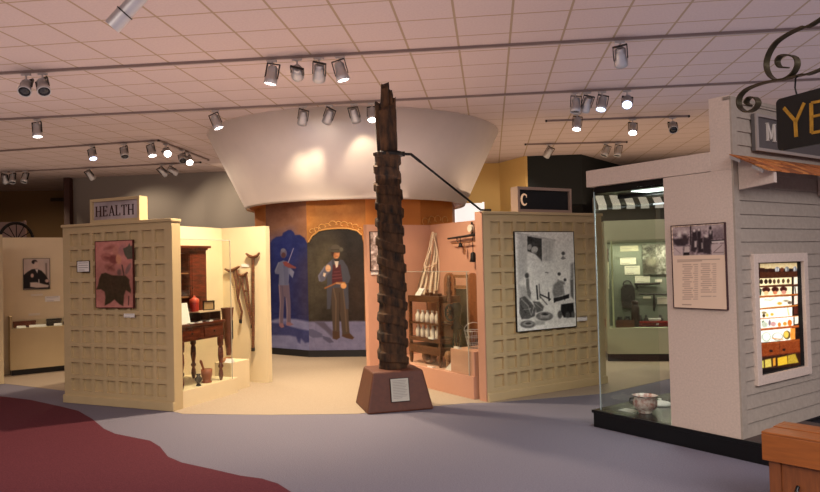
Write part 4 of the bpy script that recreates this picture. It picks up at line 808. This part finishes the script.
c1=gz(776.5,100); c2=gz(781.5,151); w_=.62; r_=.03
def rrect(x0,x1,z0,z1,r):
    P=[]
    for cx,cz,a0 in ((x1-r,z0+r,-90),(x1-r,z1-r,0),(x0+r,z1-r,90),(x0+r,z0+r,180)):
        for k in range(6): a=math.radians(a0+18*k); P.append((cx+r*math.cos(a),cz+r*math.sin(a)))
    return P
zb_,zt2=c2[2],c1[2]
MB().prism(rrect(0,w_,zb_,zt2,r_),-.0125,.0125).build('board',mat('sign_black','0b0b0a',.5),hs,bevel=.003)
YL=mat('yellow_letter','a2761f',.6,noise=.2,nscale=40)
mb=MB(); 
def st(ax,ay,bx_,by,w): a=gz(ax,ay); b_=gz(bx_,by); strip(mb,(a[0],a[2]),(b_[0],b_[2]),w,-.0165,-.0125)
st(785.5,108,797,121,.020); st(806,103,797.5,122,.020); st(797,120,798,137,.023)
st(813,103,813.5,133,.022); st(813,103,824,101,.016); st(813.5,117,822,115,.015); st(813.5,133,825,131,.017)
mb.build('lettering',YL,hs)
for xx in (.14,.5):
    zc=far2[2]+(xx-far2[0])*.12
    MB().tube([(xx,0,zt2-.01),(xx-.012,0,(zt2+zc)/2),(xx-.006,0,zc+.012),(xx+.01,.0,zc+.02)],.005,8).build('hook',IRON,hs)
# ---- glass cabinet ----
gc=thing('glass_case','frameless glass display case forming the left corner of the stucco building','glass case',B.w(.05,.045),B.rz)
MB().box(0,.81,0,.01,.165,2.29).build('front_pane',GLASSG,gc)
MB().box(0,.01,.01,.95,.165,2.29).build('side_pane',GLASSG,gc)
MB().box(-.003,.006,-.003,.006,.165,2.29).build('corner_edge',mat('bright_edge','98a4a4',.2,emit=.08),gc)  # highlight along the glass corner, put in as faint emission
MB().box(0,.81,-.0,.95,2.27,2.333).build('top_frame',BLK,gc)
MB().box(.01,.81,.93,.945,2.19,2.205).build('edge_reflection',mat('cool_reflection','e8f0f4',.4,emit=1.2),gc)  # reflection on the rear top edge, imitated by a glowing strip
MB().box(.36,.8,.10,.34,2.262,2.27).build('light_diffuser',mat('cool_diffuser','e6f2ea',.4,emit=2.2),gc)
MB().box(.0,.81,.36,.40,2.235,2.27).build('rear_beam',BLKM,gc)
pp=B.l(onz(641.5,413.5,.165)); 
pot=thing('chamber_pot','white china chamber pot with brown flower pattern and handle','pot',B.w(pp[0],pp[1]+.06,.166),B.rz)
CH=mat('floral_china','f2ece4',.25,noise=.6,nscale=26,dark='a8645a')
MB().lathe([(.06,0),(.066,.012),(.064,.02),(.098,.045),(.112,.08),(.11,.115),(.096,.14),(.118,.158),(.124,.165),(.108,.16),(.088,.138),(.10,.09),(.05,.03),(0,.025)],n=32).build('bowl',CH,pot)
MB().tube([(-.09,-.02,.13),(-.14,-.04,.12),(-.145,-.04,.08),(-.10,-.02,.06)],.009,8).build('handle',mat('dark_green_glaze','2a2c20',.3),pot)
MB().tube([(.12*math.cos(a),.12*math.sin(a),.164) for a in [2*PI*k/32 for k in range(32)]],.004,6,closed=True).build('rim_band',MATS['dark_green_glaze'],pot)
solo('china_lid',MB().lathe([(.115,0),(.12,.012),(.09,.025),(.03,.04),(.012,.045),(.018,.06),(0,.066)],n=28),mat('white_china','e8e4dc',.25),'white china lid lying on the case floor right of the pot','lid',(lambda q_:(q_[0],q_[1],.164))(onz(660,404.5,.165)),0)
solo('caption_card',MB().box(-.08,.08,-.06,.06,0,.004),mat('grey_card','a8a8a0',.6),'pale grey card lying flat in front of the chamber pot','card',B.w(pp[0]-.16,pp[1]+.02,.1635),B.rz)
# price list poster on the stucco
PP=[('T',(12.306,668,220)),('poly','8d7c7c',[(55,92),(695,50),(695,430),(70,440)],1),('noise',34,2.2,1),('noise',28,1.1,3),('poly','e4cab0',[(30,436),(720,426),(740,1200),(30,1200)],.6),
('poly','bba8a2',[(60,95),(270,85),(270,160),(62,170)],2,.7),('poly','2c2226',[(60,235),(250,225),(250,290),(200,320),(110,315),(70,280)],2,.85),('ell','d0c4bc',140,180,22,40,2),('ell','cfc2ba',210,165,24,34,2),('ell','3a2c30',205,215,30,40,3),('poly','c8b4ae',[(70,330),(180,330),(180,430),(72,438)],1,.9),('line','7a6868',[(80,345),(150,410)],6,1,.8),('poly','cabab0',[(205,330),(262,325),(262,400),(200,410)],1,.9),('poly','1c1618',[(190,400),(262,398),(262,432),(190,436)],1),
('line','241a1e',[(278,80),(280,300)],14,1),('poly','c4b4ae',[(300,72),(690,48),(690,150),(300,120)],3,.6),
('ell','2e2226',325,185,30,70,2),('ell','d4c6be',322,130,16,20,1.5),('poly','33282c',[(295,220),(360,200),(370,330),(330,400),(280,380)],2),('poly','cfc0b8',[(325,260),(355,255),(352,335),(325,335)],1.5,.9),
('ell','2a2024',382,180,24,70,2),('ell','d0c2ba',380,118,14,18,1.5),('poly','2a2024',[(365,230),(425,220),(440,400),(370,400)],2),('poly','c8bab2',[(410,280),(432,278),(436,350),(412,355)],1.5,.8),
('ell','2a1e22',520,100,16,24,1.5),('poly','2e2428',[(500,130),(550,135),(552,240),(500,250)],1.5),('ell','d0c4bc',522,150,14,26,1.5,0,.8),('poly','2c2226',[(440,210),(520,230),(530,420),(440,410),(430,290)],2,.9),('ell','c8bcb4',470,195,20,18,1.5),
('poly','6a5a5e',[(555,110),(690,90),(690,230),(555,240)],4,.6),('poly','1e1619',[(520,250),(692,240),(692,262),(525,290)],1),('poly','d4c8be',[(535,262),(690,252),(690,272),(540,285)],1),('poly','bcaaa4',[(535,300),(692,292),(692,425),(540,428)],1,.95),('line','5a484a',[(560,400),(660,310)],7,1,.8),('line','5a484a',[(570,402),(680,398)],6,1,.8),
('T',(4.914,665,215))]
for i in range(2): PP.append(('line','8a7468',[(62,222+i*8),(268 if i==0 else 180,217+i*8)],3,.5,.8))
for c,(xa,xb) in enumerate(((88,160),(178,250))):
    for i in range(17 if c==0 else 16):
        yy=244+i*10.6-c*3
        if c==1 and i==14: continue
        PP.append(('line','93786c',[(xa+(8 if i%3==2 else 0),yy),(xa+random.uniform(28,52),yy-.5)],3.4,.5,.75)); PP.append(('line','93786c',[(xb-(14 if i%4 else 20),yy),(xb,yy-.5)],3,.5,.7))
PP.append(('line','7a6054',[(86,440),(128,441)],3.4,.4,.8))
x0,z1=B.ony(671.6,226.5,-.018); x1,z0=B.ony(727.2,309.5,-.018)
print_(B,(x0,x1,z0,z1),150,190,'e4cab0',PP,'cream text poster with a group photograph on top on the stucco wall',-.018,mat('poster_frame','3a2024',.5),.007,'framed_poster',.016)
# ---- bench ----
bo=onz(761,431,.5); BF=Fr(bo,(.66,-.75))
bn=thing('bench','orange oak bench with thick apron at lower right corner','bench',BF.w(0,0),BF.rz)
MB().box(0,1.5,0,.10,.485,.5).box(0,1.5,.104,.19,.479,.494).box(0,1.5,.194,.28,.485,.5).box(0,1.5,.284,.37,.485,.5).build('seat_slat',BENCH,bn,bevel=.004)
MB().box(0,1.5,0,.025,.315,.485).build('apron',BENCH,bn,bevel=.004)
MB().box(0,.025,.025,.37,.315,.485).box(1.475,1.5,.025,.37,.315,.485).box(.025,1.475,.345,.37,.315,.485).build('end_rail',BENCH,bn)
for x in (.03,1.40):
    for y in (.03,.27): MB().box(x,x+.07,y,y+.07,0,.315).build('leg',mat('dark_oak','7a4420',.5,noise=.2,nscale=6,stretch=(8,8,1)),bn)
MB().box(.1,1.4,.05,.075,.03,.315).build('inner_panel',MATS['dark_oak'],bn)
MB().tube([(.2,.03,.18),(.2,.0,.16),(.22,.0,.13)],.012,8).build('latch',BLK,bn)
# ================= REAR DISPLAY CASE seen through the glass =================
K=Fr((3.0,10.95),(.985,-.17)); kd=.45
rc=thing('wall_case','olive-framed lit wall case of tools seen through the glass','display case',K.w(0,0),K.rz)
kz=lambda px,py,y=0:K.ony(px,py,y)
OLV=mat('olive_paint','a4a288',.6); OLD=mat('olive_backing','787a6c',.8)
xl=kz(604,230)[0]; zp0,zp1=kz(635,240)[1],kz(635,220)[1]; zb=kz(635,328)[1]
MB().box(xl,3,0,kd,zp0,zp1).build('pelmet',OLV,rc); MB().box(xl,3,0,kd,.12,zb).build('base_cabinet',OLV,rc); MB().box(xl,3,.03,kd,0,.12).build('toe_kick',BLK,rc)
MB().box(xl,3,kd-.03,kd,zb,zp0).build('back_panel',OLD,rc); MB().box(xl,xl+.04,0,kd-.03,zb,zp0).build('end_panel',OLV,rc)
xp=kz(612.5,280)[0]; MB().box(xp-.012,xp+.012,0,.02,zb,zp0).build('glazing_bar',mat('lime_edge','a8b088',.4),rc)
MB().box(xl+.04,3,.004,.01,zb,zp0).build('glass_pane',GLASS,rc)
MB().box(xl+.04,3,.012,.03,zp0-.03,zp0).build('fill_valance',OLV,rc); MB().box(xl+.1,2.9,.08,.12,zp0-.02,zp0).build('fill_strip',mat('fill_strip_glow','fff0d0',.5,emit=3),rc)  # glowing strip added to brighten the case, with a valance to hide it
kb=kd-.035
def kcard(px0,py0,px1,py1,lab,m_=None,lines=2): card(K,px0,py0,px1,py1,lab,kb,m=m_ or CREAM,lines=lines)
kcard(620,246,638.5,251,'cream header card, topmost in the rear wall case',mat('header_card','b8ae94',.7),1)
kcard(620,258,636,264.3,'plain cream text card directly below the header card in the rear case')
kcard(624.5,266,640,274.5,'cream text card, second below the header card in the rear case')
kcard(635,276,650,282.5,'cream text card right of the leather bag top in rear case')
kcard(655,279.5,662,282,'tiny cream card at right above the long iron tool in rear case',lines=0)
kcard(657,297.5,668,304,'cream card at the right edge of the rear case, lowest large one')
kcard(643,296.5,651,298.5,'tiny cream strip card under the dark T-shaped tool',lines=0)
x0,z1=kz(642,244.5,kb); x1,z0=kz(676,274,kb)
print_(K,(x0,x1,z0,z1),80,60,'7c786c',[('noise',45,3,2),('noise',35,1.4,5),('poly','3c342c',[(643,262),(652,255),(658,266),(655,273),(644,273)],2,.8),('ell','b8ae98',652,262,5,4,2,0,.6),('ell','302a24',650,250,4,4,2,0,.7)],'dim old group photograph at upper right in the rear case',kb-.01,BLKM,.003,'photograph',.008)
# side notice in the case's left bay
x0,z1=kz(604.5,249,.38); x1,z0=kz(609.5,289,.38)
print_(K,(x0,x1,z0,z1),24,80,'d8d0b8',[('poly','4a3028',[(600,245),(612,245),(612,262),(600,262)],.4)]+[('line','a89c84',[(605,y),(609,y)],.8,.3,.8) for y in range(264,288,2)],'tall narrow cream notice in the left bay of the rear case',.38,BLKM,.003,'notice',.01)
def kthing(nm,lab,cat,px,py,y=kb): x,z=kz(px,py,y); return thing(nm,lab,cat,K.w(x,y,z),K.rz),(lambda a,b_,yy=0:(kz(a,b_,y)[0]-x,yy,kz(a,b_,y)[1]-z))
r,q=kthing('leather_bag','dark leather bag with loop handle hung in the rear case','bag',628,309,kb-.03)
MB().prism([(q(a,b_)[0],q(a,b_)[2]) for a,b_ in [(622.5,308),(633,308),(635,300),(634.5,288),(632.5,284),(624,284),(621,289),(621.2,300)]],-.03,.03).build('pouch',mat('dark_leather','2e2622',.6,noise=.3,nscale=25),r,bevel=.01)
MB().tube([q(623,285),q(624.5,281.5),q(627,280.5),q(629.5,281),(q(632,284.5))],.012,8).build('handle',MATS['dark_leather'],r)
DK=mat('old_iron','2c2522',.6,.3,noise=.2,nscale=20)
r,q=kthing('long_gun_tool','long dark iron and wood tool mounted across the rear case','tool',647,284.5,kb-.03); MB().tube([q(634.5,284),q(645,284),q(660,283.5)],[.02,.024,.014],8).build('shaft',DK,r); MB().tube([q(636,285),q(638,288)],.018,8).build('grip',DK,r)
r,q=kthing('t_shaped_tool','dark T-shaped iron tool below the long tool in rear case','tool',653,294.5,kb-.03); MB().tube([q(639,293.8),q(668,294.6)],.013,8).build('cross_bar',DK,r); MB().tube([q(654,294.5),q(654.3,304),q(654,311)],[.018,.022,.018],8).build('stem',DK,r)
for px,py,h,w,c,nm,lab in [(620,321,.16,.045,'26201c','small_jar','small dark jar, left of two on the rear case floor'),(627.5,320.5,.17,.05,'1c1816','small_jar','small black jar, right of two before the leather bag'),(636,329,.42,.065,'33201a','leather_boot_case','tall dark leather cylinder standing on the rear case floor')]:
    x=kz(px,py,.2)[0]; m_=mat('jar_'+c,c,.5,noise=.2,nscale=20); r=thing(nm,lab,'jar' if 'jar' in nm else 'case',K.w(x,.22,zb),0)
    MB().lathe([(w*.8,0),(w,.01),(w,h*.75),(w*.7,h*.85)],n=16).build('body',m_,r); MB().lathe([(w*.75,h*.85),(w*.85,h*.87),(w*.8,h*.98),(0,h)],n=16).build('lid',m_,r)
x=kz(614,325,.2)[0]
r=thing('wooden_tray','shallow brown wooden tray under the two small jars','tray',K.w(kz(616,327,.1)[0],.08,zb),K.rz); MB().box(0,.28,0,.08,0,.02).box(0,.28,0,.008,.02,.12).box(0,.28,.072,.08,.02,.06).box(0,.01,.008,.072,.02,.12).box(.27,.28,.008,.072,.02,.12).build('tray_body',WOOD,r)
x=kz(639,326,.15)[0]; r=thing('red_case','long glossy red instrument case lying open-side down on rear case floor','case',K.w(x,.14,zb),K.rz); MB().box(0,.55,0,.1,0,.045).build('lower_shell',mat('dark_red_lacquer','5a140e',.25),r,bevel=.015); MB().box(.005,.545,.005,.095,.047,.09).build('upper_shell',mat('red_lacquer','7a1c14',.2),r,bevel=.018); MB().box(.26,.3,-.006,0,.03,.06).build('clasp',MET,r)
for px,py,lab,nm in [(648,317,'small white block lying behind the red case','white_block'),]:
    solo(nm,MB().box(0,.17,0,.04,0,.10).box(-.01,.18,-.01,.05,.10,.125),WHT,lab,'block',K.w(kz(649,320,.3)[0],.28,zb),K.rz)
for i,(px,s,lab) in enumerate([(641,.05,'small dark round iron weight behind red case, left one'),(646.5,.06,'small dark iron weight behind red case, middle one'),(661,.07,'small dark iron weight behind red case, right one')]):
    solo('iron_weight',MB().lathe([(s*.7,0),(s*.8,.02),(s*.7,.10),(s*.3,.13),(s*.3,.17),(0,.18)],n=12),DK,lab,'weight',K.w(kz(px,320,.3)[0],.34,zb),0)
# things left bay
solo('small_box',MB().box(0,.07,0,.06,0,.10).box(-.004,.074,-.004,.064,.1,.12),mat('brown_card_box','8a4a24',.6),'small orange-brown box at left end of the rear case','box',K.w(kz(605.5,326,.2)[0],.2,zb),K.rz)
# striped awning and pale kiosk beyond the rear case
aw=atd(632,204,12.6)
sa=thing('striped_awning','small white and grey-green striped awning beyond the rear case','awning',(atd(598.5,204,12.6)[0],12.6,0),-.12)
zt3=atd(632,197.5,12.6)[2]; zb3=atd(632,209,12.6)[2]; W5=1.75; n5=7
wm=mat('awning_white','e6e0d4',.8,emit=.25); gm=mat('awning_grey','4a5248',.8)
for k in range(n5):
    x0=k*W5/n5; wA=.15; x1=x0+(W5/n5 if k<n5 else 0)
    MB().sideprism([(0,zb3+.08),(.0,zb3+.07),(.35,zt3+.05),(.35,zt3+.08)],x0,x0+W5/n5*.58).sideprism([(0,zb3),(.0,zb3+.08),(.02,zb3+.08),(.02,zb3)],x0,x0+W5/n5*.58).build('pale_stripe',wm,sa)
    MB().sideprism([(0,zb3+.08),(.0,zb3+.07),(.35,zt3+.05),(.35,zt3+.08)],x0+W5/n5*.58,x1).sideprism([(0,zb3+.03),(.0,zb3+.08),(.02,zb3+.08),(.02,zb3+.03)],x0+W5/n5*.58,x1).build('grey_stripe',gm,sa)
ks=thing('kiosk','pale grey kiosk front beneath the striped awning','kiosk',(atd(598.5,204,12.6)[0],12.96,0),-.12)
MB().box(0,W5,0,.1,0,zt3+.05).build('wall',mat('kiosk_wall','6a655a',.8),ks); MB().box(1.12,1.2,-.05,0,0,zt3).build('post',mat('kiosk_post','8a8474',.8),ks)
# ================= TRACKS AND SPOTLIGHTS =================
TM=mat('track_metal','8a7a74',.5,.2)
ZT=4.215
def track(name,a,b,label):
    A,B_=onz(*a,ZT),onz(*b,ZT); f=Fr(A,(B_[0]-A[0],B_[1]-A[1])); l=math.hypot(B_[0]-A[0],B_[1]-A[1])
    r=thing('lighting_track',label,'track',f.w(0,0,CEIL),f.rz)
    MB().box(0,l,-.018,.018,-.035,-.001).build('rail',TM,r); MB().box(-.03,0,-.022,.022,-.04,-.001).box(l,l+.03,-.022,.022,-.04,-.001).build('end_cap',METD,r)
    return f,l
track('t',(-240,88),(860,27.5),'long grey ceiling track, nearest of the two full-width ones')
track('t',(-240,132.3),(860,78.5),'long grey ceiling track passing just above the rotunda')
track('t',(-240,168),(158,141.3),'short grey ceiling track at left ending at a corner')
track('t',(159,141.5),(208,160.5),'oblique ceiling track running away from the left corner joint')
track('t',(-240,185),(200,163),'farthest thin ceiling track above the grey back wall at left')
track('t',(547,121.8),(688,117.2),'short ceiling track left of the stucco post')
track('t',(526,145.2),(626,142.8),'farthest short ceiling track before the dark green wall')
track('t',(591,100),(574,121.5),'short oblique ceiling track joining two right-hand tracks')
def spotlight(label,px,py,tgt,kind='off',energy=0,size=None,zt=ZT,scale=1.0,color=(1,.78,.55),blend=.5,rad=.04,group=None,stem=.07):
    p=onz(px,py,zt-.02); d=Vector(tgt)-Vector((p[0],p[1],p[2]-.15)); d.normalize()
    r=thing('track_spotlight',label,'spotlight',p,YAW,group)
    MB().box(-.06,.06,-.017,.017,-.015,.012).build('track_adapter',MET,r); MB().cyl((0,0,-.015),(0,0,-stem*scale),.011,10).build('stem',MET,r)
    q=Vector((0,0,-1)).rotation_difference(Matrix.Rotation(-YAW,3,'Z')@d)
    h=MB().lathe([(.032,.07),(.045,.055),(.048,.02),(.052,.0),(.054,-.04),(.066,-.07),(.068,-.125),(.060,-.125),(.058,-.10)],n=20)
    for k in range(4): h.lathe([(.048,.05-k*.014),(.054,.048-k*.014),(.048,.044-k*.014)],n=20)
    ho=h.build('lamp_housing',MET,r,(0,0,-stem*scale-.05*scale)); ho.rotation_mode='QUATERNION'; ho.rotation_quaternion=q; ho.scale=(scale,)*3
    MB().box(-.071,-.063,-.012,.012,-.06,.09).box(.063,.071,-.012,.012,-.06,.09).box(-.071,.071,-.012,.012,.085,.093).build('yoke',METD,ho)
    mm={'lit':LENS,'cool':LENSB,'off':LENSX}[kind]; MB().lathe([(0,-.108),(.057,-.112),(.057,-.118),(0,-.122)],n=20).build('lens',mm,ho)
    if energy:
        ld=bpy.data.lights.new('beam','SPOT'); ld.energy=energy; ld.color=color; ld.spot_size=math.radians(size or 40); ld.spot_blend=blend; ld.shadow_soft_size=rad
        lo=bpy.data.objects.new('beam',ld); COL.objects.link(lo); pos=Vector((p[0],p[1],p[2]-(stem+.05)*scale))+d*.19*scale; lo.location=pos
        lo.rotation_mode='QUATERNION'; lo.rotation_quaternion=Vector((0,0,-1)).rotation_difference(d)
WARM=(1,.80,.56); NEU=(1,.88,.74)
SLt=[
('silver spotlight at far left on nearest track, left of the pair',26,79,(-4,6,1),'off',0,0),
('silver spotlight at far left on nearest track, right of the pair',42.5,78.3,(-2.5,6,0),'off',0,0),
('leftmost lit spotlight of the four on the nearest track',272,65.5,(-2.35,8.5,.5),'lit',740,105),
('second spotlight from left of the four on the nearest track',297,64.2,(CX-.7,11.95,3.6),'cool',8,85),
('third spotlight from left of the four on the nearest track',319,63,f1.w(.1,0,1.2),'off',520,46),
('rightmost lit spotlight of the four on the nearest track',340,61.8,(.1,8.5,.5),'lit',400,105),
('lone silver spotlight on the nearest track, right of centre',620,43.5,(3.6,11.0,1.2),'off',200,50),
('lone lit spotlight at far left on the second track',37,122,(-5.9,11.3,1),'lit',200,60),
('lone lit spotlight at the upper left rim of the canopy',215.5,113,(-1.6,11.2,0),'lit',160,70),
('bluish spotlight in front of the canopy, leftmost of four',303,108.5,(CX-.95,12.05,2.9),'cool',40,44),
('second from left of four spotlights in front of the canopy',329,107.5,(CX-.78,12.0,2.9),'lit',60,44),
('third from left of four spotlights in front of the canopy',354,106.3,(CX+.5,12.0,2.9),'cool',14,80),
('spotlight just left of the trunk top, rightmost of four',372,105.5,(-.5,9.3,0),'lit',90,50),
('dark spotlight on the second track, leftmost of the right-hand four',575.5,95.7,(2.2,10.3,0),'off',150,60),
('lit spotlight on second track, second of the right-hand four',587,95.2,(2,14.5,0),'lit',120,70),
('spotlight on second track, third of the right-hand four',602,94.6,M.w(1.5,.6,0),'cool',80,50),
('spotlight on second track, rightmost of the right-hand four',627,93.5,B.w(.6,-.5,0),'cool',0,0),
('lit spotlight hanging on the oblique track joint at right',577,114,(2.2,11,0),'lit',100,60),
('lit spotlight on the short track left of the stucco post',632.5,119.5,(3.5,10.9,1),'lit',150,60),
('dark spotlight at right end of the short track by stucco post',672.5,118,(4,9.5,1),'off',0,0),
('lit spotlight on farthest right track before the green wall',549,144.8,(2.0,17.5,2),'lit',100,90),
('dim spotlight on farthest right track, left of the dark pair',606,143.5,(3,15,1),'off',0,0),
('dim spotlight on farthest right track, right of the dark pair',618,143.2,(4,15,1),'off',0,0),
('lit spotlight, leftmost on the corner track at left',92,146,(-5,12.5,0),'cool',150,60),
('unlit spotlight, second on the corner track at left',124,144,(-4.5,12,0),'off',0,0),
('lit spotlight left of the corner joint of the left track',151,142.3,(-4,13,0),'lit',120,60),
('lit spotlight right of the corner joint of the left track',166,144.4,L.w(-.2,1.9,1.2),'lit',120,60),
('unlit spotlight near the far end of the oblique track',182,150.4,(-3,11,0),'off',0,0),
('lit spotlight at the far end of the oblique track',188,152.7,(-2.0,11.3,0),'lit',120,70),
('spotlight on farthest left track, alone above the sign',89.5,168.5,(-7,19,2),'cool',160,100),
('left spotlight of the rear pair above the grey back wall',162,165,(-4.5,18.9,2.2),'lit',110,100),
('right spotlight of the rear pair above the grey back wall',172,164.6,(-2.5,18.9,2.2),'lit',110,100),
('leftmost dim spotlight of three at the far left edge',5,172.2,(-11,20,1),'off',140,100),
('middle dim spotlight of three at the far left edge',12.5,171.8,(-9.5,16,0),'off',0,0),
('right dim spotlight of three at the far left edge',25,171.2,(-10,16,0),'off',0,0),
]
for s in SLt:
    lab,px,py,t,k,e,sz=s
    for (xa,ya,xb,yb) in ((-40,77,860,27.5),(-40,122.5,860,78.5)):
        yl=ya+(yb-ya)*(px-xa)/(xb-xa)+1.2
        if abs(yl-py)<7 and 'oblique' not in lab and 'corner' not in lab: py=yl
    spotlight(lab,px,py,t,k,e,sz,color=WARM if px<500 else NEU,blend=1 if 300<px<330 and py>100 else .6,scale=1.2)
# big cylinder lamp close above
bp_=atd(137,-8,5.0)
bl=thing('cylinder_lamp','large brushed cylinder lamp hanging at the upper left edge','lamp',bp_,0)
p1=Vector(atd(134,3,5.0))-Vector(bp_); p2=Vector(atd(112,27,5.0))-Vector(bp_); pm=p1.lerp(p2,.42)
MB().tube([tuple(p1.lerp(p2,-.35)),tuple(pm)],[.055,.055],20).build('lamp_barrel',MET,bl); MB().tube([tuple(pm),tuple(p2)],[.06,.06],20).build('snoot',MET,bl); MB().tube([tuple(p1.lerp(p2,.40)),tuple(p1.lerp(p2,.44))],[.066,.066],20).build('collar_ring',METD,bl)
q_=p1.lerp(p2,.1); top=CEIL-bp_[2]
MB().tube([tuple(q_),(q_.x,q_.y,top-.03)],.012,8).build('stem',METD,bl); MB().box(q_.x-.09,q_.x+.09,q_.y-.02,q_.y+.02,top-.035,top).build('track_adapter',METD,bl)
# ---- ambient fill added to the room ----
def area(name,loc,rot,sx,sy,e,col):
    ld=bpy.data.lights.new(name,'AREA'); ld.shape='RECTANGLE'; ld.size=sx; ld.size_y=sy; ld.energy=e; ld.color=col
    o=bpy.data.objects.new(name,ld); COL.objects.link(o); o.location=loc; o.rotation_euler=rot; return o
area('overhead_fill',(-3,-1.5,4.2),(0,0,0),8,4,850,(1,.88,.80))  # out-of-view overhead fills added to brighten the hall
area('overhead_fill',(5,0,4.2),(0,0,0),6,4,520,(.95,.9,.95))
# unseen upward fills added to brighten the ceiling; no lamps stand there
area('ceiling_fill',(-3.5,8,2.6),(PI,0,0),10,7,150,(1,.8,.76))
area('ceiling_fill',(5.5,8.5,3.1),(PI,0,0),7,7,60,(.86,.82,1))
area('ceiling_fill',(-6,15,2.8),(PI,0,0),12,6,100,(1,.76,.62))
area('ceiling_fill',(5,15,3.0),(PI,0,0),8,5,80,(1,.72,.5))
area('ceiling_fill',(1,2.5,3.0),(PI,0,0),10,4,40,(.95,.82,.85))
def lamp_at(fr,x,y,z,sx,sy,e,col,name='case_fill'):
    p=fr.w(x,y,z); return area(name,p,(0,0,fr.rz),sx,sy,e,col)
lamp_at(K,xl+1.0,.16,zp0-.025,1.9,.05,22,(1,.92,.75))  # fill added inside the rear case to brighten its contents
lamp_at(B,.64,.26,2.255,.42,.22,20,(.95,1,.96))
w=bpy.data.worlds.new('world'); SC.world=w; w.use_nodes=True; w.node_tree.nodes['Background'].inputs[0].default_value=(.5,.42,.45,1); w.node_tree.nodes['Background'].inputs[1].default_value=.1
SC.view_settings.view_transform='Standard'; SC.view_settings.look='None'; SC.view_settings.exposure=.12
SC.cycles.max_bounces=6; SC.cycles.diffuse_bounces=3; SC.cycles.glossy_bounces=3; SC.cycles.transparent_max_bounces=12; SC.cycles.sample_clamp_indirect=4; SC.cycles.caustics_reflective=False; SC.cycles.caustics_refractive=False
SC.cycles.use_denoising=True
GROUPS={'track_spotlight':'silver spotlights on the ceiling tracks','lighting_track':'lighting tracks on the ceiling','caption_card':'caption cards in the displays','crutch':'wooden crutches on the cream wall','bell':'iron bells on the pink wall','small_jar':'small dark jars in the rear case','iron_weight':'iron weights in the rear case','glass_bottle':'brown bottles in the bookcase','tool_box':'boxes in the low display case','grid_partition':'grid-faced partitions','plinth_block':'plinth blocks in the booths','exhibit_platform':'platforms in the booths','glass_screen':'glass screens of the booths'}
for o in list(COL.objects):
    if o.parent is None and 'label' in o and 'group' not in o:
        g_=GROUPS.get(o.name.split('.')[0])
        if g_: o['group']=g_
